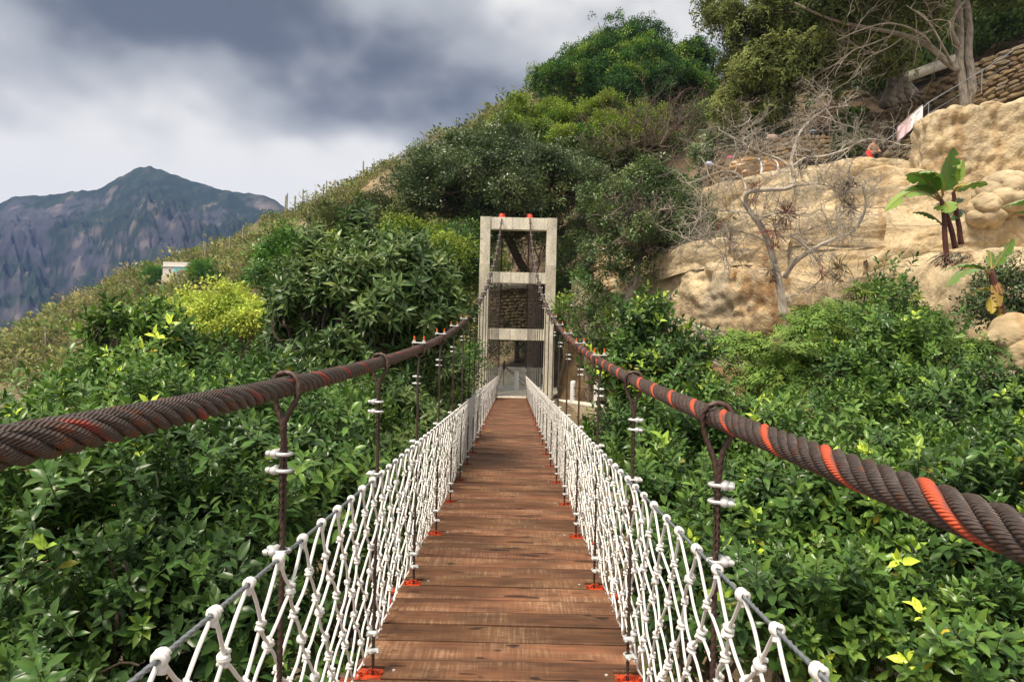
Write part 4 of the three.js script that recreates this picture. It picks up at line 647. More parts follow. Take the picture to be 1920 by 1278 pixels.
tree('red_trunk_tree', 'green tree with reddish bare trunk beside the concrete pylon leg', null, [...tiers(848, 540, 33, 75, 165, 26, 15, 0.5, 0.18), [880, 470, 35, 40, 50], [865, 600, 33, 40, 40]], { kind: 'ficus', dens: 18, scale: 1.7, cols: GC.round, seed: 62, gap: -0.3, gapF: 0.8, rough: 0.7, bark: M.barkRed, tr: 0.24, base: [852, 700, 31], trunk: [[840, 620, 32], [832, 560, 32.5]], twigs: 5 });
tree('undergrowth_tree', 'shady green tree seen between the pylon legs', null, [[955, 445, 47, 52, 40], [1010, 430, 47, 40, 36], [920, 640, 43, 42, 50], [975, 640, 48, 38, 52], [1000, 600, 48, 20, 60]], { kind: 'ficus', dens: 7, scale: 2.2, cols: GC.dark, seed: 63, gap: -0.2, gapF: 0.6, tr: 0.16 });
tree('undergrowth_tree', 'tangled green tree beside the pylon leg above the white posts', null, [[1062, 470, 40, 34, 56], [1080, 560, 38, 42, 44], [1085, 640, 34, 42, 46], [1050, 610, 40, 30, 60], [1110, 520, 38, 30, 40]], { kind: 'ficus', dens: 7, scale: 1.9, cols: GC.ficus, seed: 64, gap: -0.08, gapF: 0.8, tr: 0.14, bark: M.barkGrey });
tree('shrub', 'light green leafy shrub at the foot of the pylon leg', null, [[830, 760, 24, 55, 50], [865, 700, 27, 40, 40], [880, 680, 28, 30, 36]], { cat: 'shrub', kind: 'ficus', dens: 14, scale: 1.7, cols: GC.bright, seed: 65, gap: -0.3, tr: 0.06, forkAt: 0.4 });
tree('grey_trunk_tree', 'small-leaved tree with leaning grey trunk in front of the cream cliff', null, [...tiers(1215, 430, 25, 120, 150, 34, 13, 0.32, 0.2), [1130, 470, 25, 50, 50], [1295, 450, 24, 50, 36], [1120, 420, 26, 46, 60], [1160, 520, 25, 40, 30], [1230, 470, 24, 60, 34], [1330, 425, 24, 34, 24]], { lobeVar: 0.5, kind: 'ficus', dens: 17, scale: 1.35, cols: GC.ficus, seed: 66, gap: -0.06, gapF: 1.1, rough: 0.7, bark: M.barkGrey, tr: 0.15, base: [1150, 668, 24], keepY: true, trunk: [[1163, 600, 24.2], [1190, 530, 24.5], [1200, 480, 24.8]], twigs: 6 });
tree('round_tree', 'huge domed green tree on the skyline', null, [...tiers(1180, 175, 63, 165, 165, 54, 5, 0.3, 0.13), [1180, 150, 64, 110, 60], [1120, 190, 63, 70, 50], [1250, 180, 63, 70, 60]], { lobeVar: 1.7, kind: 'clump', dens: 4.5, scale: 0.7, cols: GC.round, seed: 67, gap: -0.06, gapF: 0.45, rough: 0.7, tr: 0.45, mat: M.leafDull, base: [1200, 300, 64], keepY: true, forkAt: 0.35, twigs: 6 });
tree('umbrella_tree', 'yellow-green umbrella-shaped tree below the huge domed tree', null, tiers(1010, 250, 52, 90, 80, 18, 6, 0.42, 0.22), { lobeVar: 0.6, kind: 'clump', dens: 5, scale: 0.6, cols: GC.ygreen, seed: 68, gap: -0.08, gapF: 0.6, rough: 0.7, tr: 0.2, mat: M.leafDull, base: [1020, 330, 52], keepY: true, twigs: 6 });
tree('umbrella_tree', 'green umbrella-shaped tree with yellowing tips beside the dry thicket', null, tiers(1125, 262, 50, 100, 85, 22, 7, 0.4, 0.22), { lobeVar: 0.9, kind: 'clump', dens: 5, scale: 0.6, cols: [...GC.round.slice(1), [0.26, 0.33, 0.04]], seed: 69, gap: -0.08, gapF: 0.6, rough: 0.7, tr: 0.2, mat: M.leafDull, base: [1120, 340, 50], keepY: true, twigs: 6 });
tree('weeping_tree', 'wide drooping olive-green tree overhanging the terraces', null, [[1425, 60, 32, 85, 60], [1510, 30, 32, 110, 60], [1395, 135, 32, 52, 58], [1460, 140, 31.5, 80, 56], [1565, 110, 31, 85, 60], [1620, 50, 32, 90, 60], [1365, 205, 32, 34, 40], [1425, 215, 32, 52, 36], [1700, 20, 32, 110, 50], [1505, -40, 32, 130, 40], [1660, 110, 31, 50, 40], [1350, 20, 32, 40, 40]], { kind: 'willow', dens: 20, scale: 1.35, cols: [[0.10, 0.135, 0.03], [0.17, 0.21, 0.05], [0.25, 0.29, 0.075]], seed: 70, gap: -0.18, gapF: 0.7, rough: 0.7, tr: 0.4, droop: 0.35, mat: M.leafDull, bark: M.barkGrey, base: [1690, 195, 34], keepY: true, trunk: [[1680, 130, 33.6], [1655, 70, 33]], twigs: 5 });
tree('shade_tree', 'dark tree in deep shade above the stone walls', 'shade trees on the upper slope', [[1760, 40, 44, 70, 60], [1850, 10, 44, 80, 70], [1920, 30, 44, 70, 60], [1720, 90, 45, 50, 50], [1600, 150, 42, 50, 50]], { kind: 'clump', dens: 3, scale: 0.9, cols: GC.dark, seed: 71, gap: -0.3, gapF: 0.5, tr: 0.25, base: [1800, 140, 45], keepY: true });
tree('shade_tree', 'dark leafy thicket under the drooping olive-green tree', 'shade trees on the upper slope', [[1540, 185, 38, 45, 40], [1480, 205, 36, 45, 34], [1430, 250, 36, 50, 30], [1590, 190, 38, 30, 36], [1340, 260, 38, 45, 50]], { kind: 'mango', dens: 7, scale: 2.2, cols: GC.dark, seed: 72, gap: -0.3, gapF: 0.6, tr: 0.1, base: [1510, 250, 37], keepY: true });
// slope side
tree('fruit_tree', 'fruit tree with yellow-green shoot tips before the weathered retaining wall', citG, [[1198, 640, 9.6, 46, 78], [1165, 700, 9.4, 54, 62], [1288, 688, 9.2, 44, 62], [1240, 740, 9.0, 64, 56], [1340, 765, 8.6, 44, 46], [1220, 620, 9.6, 26, 50]], near({ seed: 73, young: 0.2, scale: 1.0 }));
tree('fruit_tree', 'tall dark fruit tree with hanging green fruit before the cream cliff', citG, [[1645, 625, 9.8, 62, 92], [1700, 680, 9.4, 84, 82], [1612, 710, 9.4, 60, 70], [1730, 770, 8.8, 88, 66], [1615, 795, 8.4, 86, 62]], near({ seed: 74, young: 0.055 }));
tree('fruit_tree', 'fruit tree below the mottled stone wall', citG, [[1810, 800, 7.8, 122, 74], [1900, 782, 7.6, 80, 68], [2000, 840, 7.2, 100, 80], [1720, 880, 7, 120, 70]], near({ seed: 75, young: 0.055 }));
tree('fruit_tree', 'wide fruit tree behind the second looped hanger under the orange-marked cable', citG, [[1430, 850, 7.4, 130, 80], [1300, 850, 7.8, 95, 85], [1210, 860, 7.6, 75, 90], [1180, 780, 9.6, 50, 50], [1230, 960, 6.6, 95, 110], [1130, 860, 10, 45, 80]], near({ seed: 76, young: 0.03 }));
tree('fruit_tree', 'dense fruit tree with small green fruit pressing against the net under the orange-marked cable', citG, [[1460, 1000, 5.6, 180, 130], [1650, 970, 5.4, 180, 120], [1400, 1180, 4.9, 170, 150], [1620, 1190, 4.5, 230, 150], [1270, 1130, 5.4, 110, 150]], near({ seed: 77, dens: 90, scale: 0.95, young: 0.055 }));
tree('fruit_tree', 'dense fruit tree below the orange-marked cable at the widest view of its strands', citG, [[1820, 1070, 4.9, 200, 150], [1880, 930, 5.6, 150, 90], [1870, 1250, 4.2, 200, 140], [2090, 1050, 4.8, 200, 250]], near({ seed: 78, dens: 90, scale: 0.95, young: 0.055 }));
tree('feather_tree', 'spreading feathery-leaved tree with dark forked trunk before the cream cliff', null, [[1392, 662, 10.6, 55, 26], [1475, 690, 10.4, 74, 42], [1555, 612, 10.8, 76, 38], [1505, 745, 10, 62, 28], [1520, 655, 10.6, 64, 32], [1440, 720, 10.2, 46, 26]], { kind: 'pinnate', dens: 34, scale: 0.85, cols: [[0.10, 0.18, 0.03], [0.16, 0.27, 0.045], [0.24, 0.34, 0.06]], seed: 79, gap: -0.22, gapF: 1.6, mat: M.leafDull, tr: 0.09, base: [1470, 800, 10.4], trunk: [[1490, 725, 10.4], [1510, 690, 10.5]], twigs: 5 });
tree('feather_tree', 'slender feathery-leaved sapling beside the tall banana plants', null, [[1622, 556, 13.4, 42, 16], [1690, 590, 13.2, 50, 34], [1655, 625, 13, 50, 30], [1740, 610, 13, 40, 22], [1775, 662, 11.8, 76, 20], [1850, 668, 11.6, 36, 22]], { kind: 'pinnate', dens: 30, scale: 0.85, cols: [[0.09, 0.17, 0.03], [0.15, 0.25, 0.04], [0.25, 0.34, 0.06]], seed: 80, gap: -0.15, gapF: 1.6, mat: M.leafDull, tr: 0.06, base: [1650, 760, 12.8], twigs: 3 });
tree('shrub', 'dark scrubby bush behind the small banana plant', null, [[1880, 550, 13.6, 52, 60], [1850, 590, 13.4, 36, 36], [1920, 600, 13.4, 40, 40]], { cat: 'shrub', kind: 'ficus', dens: 26, scale: 1.0, cols: GC.dark, seed: 81, gap: -0.25, gapF: 1.2, tr: 0.05, bark: M.barkGrey, base: [1880, 640, 13.6], keepY: true, forkAt: 0.4 });
{ // hanging green fruit
  const fg = new THREE.SphereGeometry(0.03, 12, 10), fm = mat(0.10, 0.19, 0.02, 0.4, { clearcoat: 0.3 });
  [[1705, 1010, 4.75], [1690, 1012, 4.75], [1790, 1005, 4.7], [1652, 1150, 4.2], [1790, 1128, 4.3], [1447, 945, 5.0], [1385, 948, 5.0], [1380, 950, 4.98], [1702, 757, 8.3], [1722, 760, 8.3], [1510, 630, 9.2]].forEach(([x, y, d]) => { const m = mesh('green_fruit', fg, fm); m.position.copy(at(x, y, d - 0.25)); m.scale.set(0.95, 1.08, 0.95); tag(m, 'small round green fruit hanging among glossy leaves', 'fruit', 'green fruits on the trees'); });
}
// more trees on the hillside and green cover on the upper slope
tree('hill_tree', 'small yellow-green tree on the dry hillside above the large dark tree', 'small trees on the hillside', [[880, 288, 84, 34, 13], [905, 272, 86, 24, 10]], { kind: 'clump', dens: 6, scale: 0.85, cols: GC.ygreen, seed: 120, mat: M.leafDull, tr: 0.12 });
tree('hill_tree', 'small fresh green tree on the dry hillside beside the large dark tree', 'small trees on the hillside', [[862, 305, 76, 26, 14], [790, 340, 74, 22, 12], [830, 322, 75, 18, 10]], { kind: 'clump', dens: 6, scale: 0.85, cols: GC.bright, seed: 121, mat: M.leafDull, tr: 0.12 });
tree('slope_tree', 'dense green tree on the rocky slope between the domed tree and the drooping tree', null, [[1325, 250, 52, 40, 44], [1300, 300, 50, 44, 36], [1340, 320, 46, 40, 30], [1240, 290, 52, 50, 30]], { kind: 'clump', dens: 6, scale: 0.85, cols: GC.ficus, seed: 122, gap: -0.2, gapF: 0.5, tr: 0.14, mat: M.leafDull, base: [1310, 340, 50], keepY: true });
tree('slope_tree', 'mid green tree tangled with the dry thicket', null, [[1120, 300, 46, 60, 30], [1180, 310, 46, 50, 28], [1060, 300, 46, 46, 26]], { kind: 'clump', dens: 5, scale: 0.8, cols: GC.olive, seed: 123, gap: -0.1, gapF: 0.5, tr: 0.14, mat: M.leafDull, base: [1130, 345, 46], keepY: true });
tree('undergrowth_tree', 'thin leaning tree screening the end of the weathered retaining wall', null, [[1080, 535, 28, 36, 40], [1060, 585, 29, 26, 36], [1112, 560, 27, 34, 34], [1095, 610, 27, 34, 32], [1130, 600, 26, 26, 28]], { kind: 'ficus', dens: 14, scale: 1.5, cols: GC.round, seed: 126, gap: -0.1, gapF: 1.0, rough: 0.7, bark: M.barkGrey, tr: 0.09, base: [1105, 700, 26.5], twigs: 6 });
tree('slope_shrub', 'broad-leaved shrub at the end of the tan rubble wall', 'shrubs on the upper slope', [[1322, 295, 34, 34, 30], [1290, 340, 33, 40, 30], [1360, 272, 34, 30, 24], [1255, 380, 33, 40, 30]], { cat: 'shrub', kind: 'mango', dens: 12, scale: 1.7, cols: GC.mango, seed: 124, gap: -0.25, gapF: 0.7, tr: 0.07, base: [1310, 350, 33.6], keepY: true });
tree('slope_shrub', 'dark leafy shrub behind the pinkish bundle of clothes', 'shrubs on the upper slope', [[1420, 245, 33, 40, 26], [1470, 232, 33, 36, 24], [1385, 258, 33.4, 30, 22]], { cat: 'shrub', kind: 'mango', dens: 12, scale: 1.7, cols: GC.dark, seed: 125, gap: -0.25, gapF: 0.7, tr: 0.07, base: [1430, 275, 33], keepY: true });
{
  const R = rng(130), L = []; const th = new THREE.Group(); // ferns and saplings nobody could count
  for (let i = 0; i < 2600; i++) { const px = 1040 + R() * 560, t = R(), py = lerp(560 - (px - 1040) * 0.52, 430 - (px - 1040) * 0.42, t) + 6, d = lerp(40 - (px - 1040) * 0.02, 56 - (px - 1040) * 0.03, t); if (fbm(px * 0.02, py * 0.03, 2, 3) < -0.12) continue; L.push([at(px, py, d), R(), R(), R()]); }
  for (let i = 0; i < 900; i++) { const px = 1620 + R() * 380, py = lerp(205 - (px - 1560) * 0.40, 120 - (px - 1560) * 0.42, R()), d = 36 + R() * 8; L.push([at(px, py, d), R(), R() * 0.5, R() * 0.49]); }
  const im = new THREE.InstancedMesh(sprig('clump', 1), M.leafDull, L.length), mt = new THREE.Matrix4(), q = new THREE.Quaternion(), c = new THREE.Color();
  L.forEach(([p, a, b, e], i) => { const s = 0.6 + a * 0.9; mt.compose(p, q.setFromAxisAngle(UP, e * 6.28), V(s, s * 0.9, s)); im.setMatrixAt(i, mt); const k = 0.6 + b * 0.8, C = e < 0.5 ? GC.ficus[1] : GC.olive[1]; c.setRGB(C[0] * k, C[1] * k, C[2] * k); im.setColorAt(i, c); });
  im.name = 'undergrowth'; im.userData.kind = 'stuff'; im.castShadow = im.receiveShadow = true; tag(im, 'green undergrowth covering the slope behind the pylon', 'undergrowth'); scene.add(im);
}

// ---------------------------------------------------------------- dry hillside: scrub, cacti, house, mast
function hitHill(px, py) { const u = at(px, py, 1); for (let d = 48; d < 200; d += 0.4) { const y = hillY(u.x * d, d); if (u.y * d < y) return V(u.x * d, y, -d); } const p = at(px, py, 170); p.y = hillY(p.x, 170); return p; }
{
  const R = rng(91), m = M.leafDull, L = [];
  for (let i = 0; i < 46000; i++) {
    const d = 50 + 135 * Math.pow(R(), 0.8), x = lerp(-0.98 * d, 0.3 * d, R()), n = fbm(x * 0.06, d * 0.06, 5, 3) + fbm(x * 0.25, d * 0.25, 8, 2) * 0.5;
    if (n < -0.16 + (R() - 0.5) * 0.25) continue; if (d > 176) continue;
    L.push([x, d, n, i % 60 ? R() : 1.05 + R() * 0.12, R(), R()]);
  }
  const cols = [[0.22, 0.24, 0.065], [0.30, 0.315, 0.10], [0.38, 0.37, 0.15], [0.17, 0.235, 0.055], [0.33, 0.28, 0.165]];
  for (let v = 0; v < 3; v++) {
    const S = L.filter((_, i) => i % 3 === v), im = new THREE.InstancedMesh(sprig('clump', v), m, S.length), mt = new THREE.Matrix4(), q = new THREE.Quaternion(), c = new THREE.Color();
    S.forEach(([x, d, n, a, b, e], i) => { const s = (0.55 + 2.3 * a * a * a * a + 0.5 * b) * 1.0; mt.compose(V(x, hillY(x, d) + s * 0.22, -d), q.setFromAxisAngle(UP, e * 6.28), V(s * 1.15, s * (0.8 + b * 0.5), s * 1.15)); im.setMatrixAt(i, mt); const C = cols[Math.floor(e * 5)], k = 0.75 + b * 0.5; c.setRGB(C[0] * k, C[1] * k, C[2] * k); im.setColorAt(i, c); });
    im.name = numbered('hillside_scrub'); im.userData.kind = 'stuff'; im.castShadow = im.receiveShadow = true; tag(im, 'low olive scrub covering the dry hillside', 'scrub'); scene.add(im); tot += S.length;
  }
  // columnar cacti
  const cg = (h, r) => new THREE.LatheGeometry([[0, 0], [r * 0.8, 0.02], [r, h * 0.3], [r, h * 0.9], [r * 0.75, h * 0.97], [0, h]].map(a => new THREE.Vector2(...a)), 10);
  const cm = new THREE.MeshPhysicalMaterial({ color: lin(0.46, 0.45, 0.33), map: T.fine, roughness: 0.95 }), geos = [cg(6.5, 0.24), cg(5, 0.22), cg(4, 0.2)];
  const at2 = [[534, 395], [537, 398], [567, 385], [552, 398], [606, 362], [612, 362], [595, 390], [590, 395], [577, 412], [680, 338], [280, 562], [284, 565], [288, 585], [300, 560], [305, 556], [318, 572], [335, 540], [277, 608], [281, 615], [245, 600], [206, 620], [85, 655], [112, 705], [118, 710], [140, 722], [146, 730], [178, 690], [22, 690], [30, 690], [380, 485], [384, 490], [455, 480], [20, 735], [100, 725], [165, 700], [700, 330], [627, 360], [640, 356], [455, 452], [430, 470]];
  at2.forEach(([x, y], i) => { const p = hitHill(x, y + 6), mm = mesh('column_cactus', geos[i % 3], cm); mm.position.copy(p).add(V(0, -0.3, 0)); const hp = (24 + R() * 22) / F * -p.z, s = hp / [6.5, 5, 4][i % 3]; mm.scale.set(0.8, s, 0.8); mm.rotation.set((R() - 0.5) * 0.06, R() * 6, (R() - 0.5) * 0.06); tag(mm, 'grey-green column cactus standing on the dry hillside', 'cactus', 'column cacti on the hillside'); });
  // house
  const hp = hitHill(345, 530), hw = 9.2, t = thing('hillside_house', 'small flat-roofed white and turquoise house on the hillside ridge', 'house', V(hp.x - 0.4, hp.y + 0.7, hp.z)); t.scale.setScalar(0.74);
  const wm = mat(0.66, 0.64, 0.60, 0.9), tq = mat(0.20, 0.55, 0.66, 0.9), dkm = mat(0.05, 0.05, 0.05, 0.6), cream = mat(0.62, 0.56, 0.42, 0.9);
  const P = (n, w, h, d, x, y, z, m) => { const o = mesh(n, boxG(w, h, d, x, y, z), m, t); return o; };
  P('wall', hw, 3.6, 6, 0, 1.8, 0, wm); P('plinth', hw + 0.3, 5.2, 6.3, 0, -1.6, 0.1, cream); P('roof_slab', hw + 0.5, 0.2, 6.6, 0, 3.7, 0, wm); P('parapet', hw, 1.3, 5.8, 0, 4.45, 0, mat(0.70, 0.66, 0.62, 0.9)); P('turquoise_panel', 5.4, 1.5, 0.1, 1.6, 2.75, 3.06, tq);
  for (const x of [-2.4, 0.9, 3.6]) { const w = P('window', 0.7, 0.8, 0.12, x, 2.6, 3.09, wm); mesh('pane', boxG(0.5, 0.6, 0.14, x, 2.6, 3.1), dkm, w); }
  P('annex', 6, 2.2, 4, 9.5, 3.6, -1.5, mat(0.68, 0.63, 0.5, 0.9));
  for (const [x, y, s] of [[374, 510, 1.0], [386, 512, 1.3], [295, 515, 1.4]]) { const p = hitHill(x, y + 16), b = thing('shrub', s === 1.3 ? 'dark bush beside the turquoise panel of the hillside house' : s === 1 ? 'yellowing bush near the hillside house' : 'green bush at the corner of the hillside house', 'shrub', p); foliage(b, [{ c: p.clone().add(V(0, 1.4, 1.5)), r: V(2.1 * s, 1.7 * s, 1.7) }], { kind: 'clump', dens: 3, cols: s === 1 ? GC.ygreen : GC.bright, seed: 90 + x, mat: M.leafDull }); part('stem', tube([p, p.clone().add(V(0, 1.5, 1.5))], 0.08, 5), M.barkGrey, b); }
  // mast
  const ap = hitHill(800, 282), mastT = thing('antenna_mast', 'thin antenna mast on the hillside skyline', 'antenna', ap); part('pole', tube([V(ap.x, ap.y - 0.5, ap.z), V(ap.x, ap.y + 5.2, ap.z)], 0.05, 5), M.steel, mastT); for (const h of [4.2, 5]) part('crossbar', tube([V(ap.x - 0.9, ap.y + h, ap.z), V(ap.x + 0.9, ap.y + h - 0.1, ap.z)], 0.04, 5), M.steel, mastT);
}

// ---------------------------------------------------------------- bare branching: the leafless tree, the dry thicket
function twigs(gs, R, p, dir, len, r, depth, droop) {
  const n = 4, pts = [p.clone()]; let q = p.clone(), d = dir.clone();
  for (let i = 0; i < n; i++) { d.add(V((R() - 0.5) * 0.7, (R() - 0.5) * 0.7 + droop, (R() - 0.5) * 0.7)).normalize(); q = q.clone().addScaledVector(d, len / n); pts.push(q); }
  gs.push(tube(pts, t => r * (1 - 0.65 * t), 4, { caps: false }));
  if (depth) for (let k = 0; k < 2 + Math.floor(R() * 2); k++) { const s = pts[1 + Math.floor(R() * n)]; twigs(gs, R, s, V(R() - 0.5, R() - 0.45, R() - 0.5).normalize().add(d).normalize(), len * (0.5 + R() * 0.3), r * 0.55, depth - 1, droop); }
}
{
  const D = 16, base = at(1470, 590, D), t = thing('leafless_tree', 'leafless pale-barked tree dotted with spiky air plants before the cream cliff', 'tree', base), R = rng(95);
  const bm = barkM(0.82, 0.76, 0.68), P = a => a.map(([x, y, dd = 0]) => at(x, y, D + dd));
  const limbs = [
    [[[1470, 592], [1466, 560], [1458, 515], [1446, 470], [1428, 425], [1405, 395], [1394, 375]], 0.14, 0.075],
    [[[1398, 380], [1402, 362, -0.2], [1430, 356, -0.3], [1470, 354, -0.4], [1490, 348, -0.4]], 0.078, 0.06],
    [[[1488, 350, -0.4], [1490, 330, -0.3], [1484, 308, -0.2], [1490, 275], [1498, 252, 0.2], [1520, 225, 0.4], [1548, 205, 0.5], [1590, 198, 0.7]], 0.07, 0.018],
    [[[1486, 312, -0.2], [1460, 298, 0.1], [1430, 287, 0.2], [1408, 276, 0.2], [1380, 260, 0.4], [1350, 244, 0.6]], 0.05, 0.012],
    [[[1488, 312, -0.2], [1508, 298, -0.4], [1550, 292, -0.6], [1590, 278, -0.6], [1622, 262, -0.6], [1660, 264, -0.8], [1690, 270, -0.9]], 0.055, 0.012],
    [[[1396, 378], [1398, 350, 0.3], [1388, 330, 0.5], [1365, 320, 0.6], [1330, 328, 0.8], [1290, 345, 1]], 0.04, 0.01],
    [[[1472, 520], [1490, 492, -0.3], [1520, 470, -0.5], [1555, 452, -0.6], [1600, 432, -0.7], [1618, 405, -0.8], [1624, 380, -0.9], [1618, 350, -1]], 0.085, 0.02],
    [[[1520, 470, -0.5], [1500, 452, -0.5], [1482, 442, -0.5]], 0.04, 0.03],
    [[[1585, 440, -0.6], [1570, 410, -0.5], [1580, 380, -0.4], [1595, 352, -0.3], [1590, 340, -0.3]], 0.035, 0.012],
    [[[1440, 455], [1410, 440, 0.3], [1370, 432, 0.4], [1320, 440, 0.6], [1280, 446, 0.8]], 0.035, 0.01],
    [[[1450, 480], [1405, 468, 0.2], [1370, 470, 0.3], [1350, 490, 0.3]], 0.025, 0.008],
    [[[1420, 415], [1450, 400, -0.4], [1480, 398, -0.6], [1500, 405, -0.7]], 0.03, 0.01],
    [[[1410, 400], [1370, 395, 0.2], [1330, 398, 0.3], [1300, 420, 0.4]], 0.025, 0.008],
    [[[1530, 466, -0.5], [1560, 430, 0.2], [1540, 425, 0.4], [1490, 440, 0.5]], 0.03, 0.01],
    [[[1485, 350, -0.4], [1540, 345, 0.4], [1580, 355, 0.5], [1600, 372, 0.6]], 0.03, 0.008],
    [[[1408, 278, 0.2], [1412, 250, 0.2], [1400, 225, 0.2]], 0.022, 0.008],
    [[[1545, 207, 0.5], [1540, 185, 0.5], [1552, 165, 0.6]], 0.018, 0.007],
    [[[1470, 560], [1520, 540, -0.5], [1555, 510, -0.7], [1580, 495, -0.8]], 0.025, 0.008],
  ];
  limbs.forEach(([pp, r0, r1], i) => {
    const pts = spline(P(pp), 26); part(i ? 'limb' : 'trunk', tube(pts, q => lerp(r0, r1, q) * 0.78, 8, { shape: (th, q, l) => 1 + 0.14 * noise(th * 1.3, l * 4, i) }), bm, t);
    const gs = []; const n = i ? Math.round(pts[0].distanceTo(pts[26]) * 13) + 8 : 5;
    for (let k = 0; k < n; k++) { const a = pts[6 + Math.floor(R() * 21)]; twigs(gs, R, a, V(R() - 0.5, R() - 0.45, R() - 0.5).normalize(), 0.35 + R() * 0.55, 0.007 + 0.009 * R(), 3, -0.04); }
    part('twigs', merge(gs), bm, t).userData.kind = 'stuff';
  });
  // air plants: each a tuft of thin curved blades
  const tuft = (() => [0, 1].map(v => { const g = new GB(), Q = rng(v + 200); for (let k = 0; k < 46; k++) { const a = Q() * 6.28, u = Q() * 1.7 - 0.7, d = V(Math.cos(a), u, Math.sin(a)).normalize(); g.leaf(V(0, 0, 0), d, V(Q() - 0.5, 1, Q() - 0.5), 0.16 + Q() * 0.14, 0.014, [0.7 + Q() * 0.6, 0.7 + Q() * 0.5, 0.7 + Q() * 0.5], { curl: (Q() - 0.3) * 0.7, fold: 0.4, st: [0.3, 0.7] }); } return g.build(); }))();
  const tm = [[0.22, 0.075, 0.05], [0.17, 0.12, 0.085], [0.20, 0.16, 0.06], [0.12, 0.09, 0.075]].map(c => new THREE.MeshPhysicalMaterial({ color: lin(...c), vertexColors: true, roughness: 0.9, side: THREE.DoubleSide }));
  [[1415, 350, -0.3, 1, 0], [1452, 432, -0.2, 1.5, 0], [1475, 400, -0.6, 1.3, 0], [1467, 415, -0.4, 1.2, 1], [1372, 405, 0.2, 0.9, 2], [1352, 420, 0.4, 0.8, 0], [1590, 358, -0.3, 1.3, 1], [1583, 375, -0.4, 1, 2], [1595, 390, -0.4, 1, 3], [1545, 210, 0.5, 0.9, 0], [1600, 340, -0.4, 0.9, 3], [1444, 505, -0.1, 0.9, 1], [1450, 525, -0.1, 0.8, 3], [1540, 512, -0.7, 1.0, 0], [1572, 505, -0.8, 1.1, 2], [1574, 522, -0.8, 0.8, 3], [1455, 460, -0.2, 1.0, 0], [1410, 375, 0, 0.8, 0], [1520, 300, -0.5, 0.9, 3], [1500, 320, -0.4, 0.9, 3], [1370, 452, 0.3, 0.9, 3], [1568, 202, 0.6, 0.9, 1], [1478, 385, -0.5, 0.8, 3]].forEach(([x, y, dd, s, c], i) => { const m = mesh('air_plant', tuft[i % 2], tm[c]); m.position.copy(at(x, y, D + dd)); m.scale.setScalar(s * 1.25); m.rotation.set(i, i * 2.1, 0); tag(m, ['reddish spiky air plant clinging to the leafless tree', 'brown spiky air plant clinging to the leafless tree', 'greenish spiky air plant clinging to the leafless tree', 'dark dried air plant clinging to the leafless tree'][c], 'air plant', 'air plants on the leafless tree'); });
}
{
  const R = rng(97), o = at(1160, 300, 47), t = thing('dry_thicket', 'tangle of bare grey-brown branches under the umbrella-shaped trees', 'thicket', o);
  for (let k = 0; k < 9; k++) { const gs = []; const p = at(1110 + R() * 170, 265 + R() * 50, 44 + R() * 4); for (let i = 0; i < 7; i++) twigs(gs, R, p, V(R() - 0.3, R() - 0.2, R() - 0.3).normalize(), 2.2 + R() * 1.6, 0.05, 3, 0.02); part('branches', merge(gs), M.twig, t).userData.kind = 'stuff'; }
}
{ // pale forked tree on the terraces
  const D = 27, base = at(1815, 213, D), t = thing('pale_tree', 'smooth pale-barked twin-trunked tree standing above the bastion wall', 'tree', base), R = rng(98), P = a => a.map(([x, y, dd = 0]) => at(x, y, D + dd));
  const L = [[[[1812, 214], [1808, 180], [1804, 145], [1800, 115], [1802, 70], [1800, 30], [1792, -20], [1780, -70]], 0.17, 0.10], [[[1820, 214], [1824, 180], [1822, 140], [1816, 100], [1818, 50], [1812, 0], [1800, -40]], 0.19, 0.11], [[[1800, 132], [1775, 115, 0.2], [1750, 92, 0.3], [1725, 76, 0.4], [1680, 62, 0.6], [1630, 52, 0.7], [1580, 42, 0.8], [1530, 24, 0.9], [1490, 5, 1]], 0.15, 0.035], [[[1802, 95], [1790, 70, -0.3], [1785, 50, -0.4], [1795, 20, -0.5], [1830, -20, -0.6]], 0.10, 0.04], [[[1750, 92, 0.3], [1735, 70], [1700, 50], [1660, 44], [1610, 58], [1570, 75]], 0.06, 0.015], [[[1680, 62, 0.6], [1640, 80, 0.2], [1600, 95, 0], [1575, 120, -0.2]], 0.04, 0.012], [[[1700, 66, 0.5], [1665, 90, 0.3], [1625, 110, 0.2], [1600, 140, 0]], 0.035, 0.01], [[[1785, 120], [1770, 90, -0.6], [1740, 40, -0.8], [1700, 10, -0.8]], 0.06, 0.02]];
  const gs = []; L.forEach(([pp, a, b], i) => { const pts = spline(P(pp), 30); part(i < 2 ? 'trunk' : 'limb', tube(pts, q => lerp(a, b, q) * (i < 2 ? 1 + 0.5 * Math.exp(-q * 18) : 1), 10, { shape: (th, q, l) => 1 + 0.1 * noise(th * 1.3, l * 1.5, i) }), M.barkPale, t); if (i > 1) for (let k = 0; k < 7; k++) twigs(gs, R, pts[10 + Math.floor(R() * 20)], V(R() - 0.7, R() - 0.5, R() - 0.5).normalize(), 1 + R(), 0.02, 2, -0.04); });
  part('twigs', merge(gs), M.barkPale, t).userData.kind = 'stuff';
  foliage(t, lobesOf([[1790, -60, 27, 120, 60], [1660, -50, 27.5, 120, 60], [1560, 5, 28, 70, 30], [1880, -40, 27, 90, 60], [1620, 20, 28, 70, 24]]), { kind: 'willow', dens: 12, scale: 1.4, cols: [[0.05, 0.08, 0.02], [0.09, 0.13, 0.035], [0.14, 0.17, 0.05]], seed: 99, mat: M.leafDull, gap: -0.3, gapF: 0.7 });
}
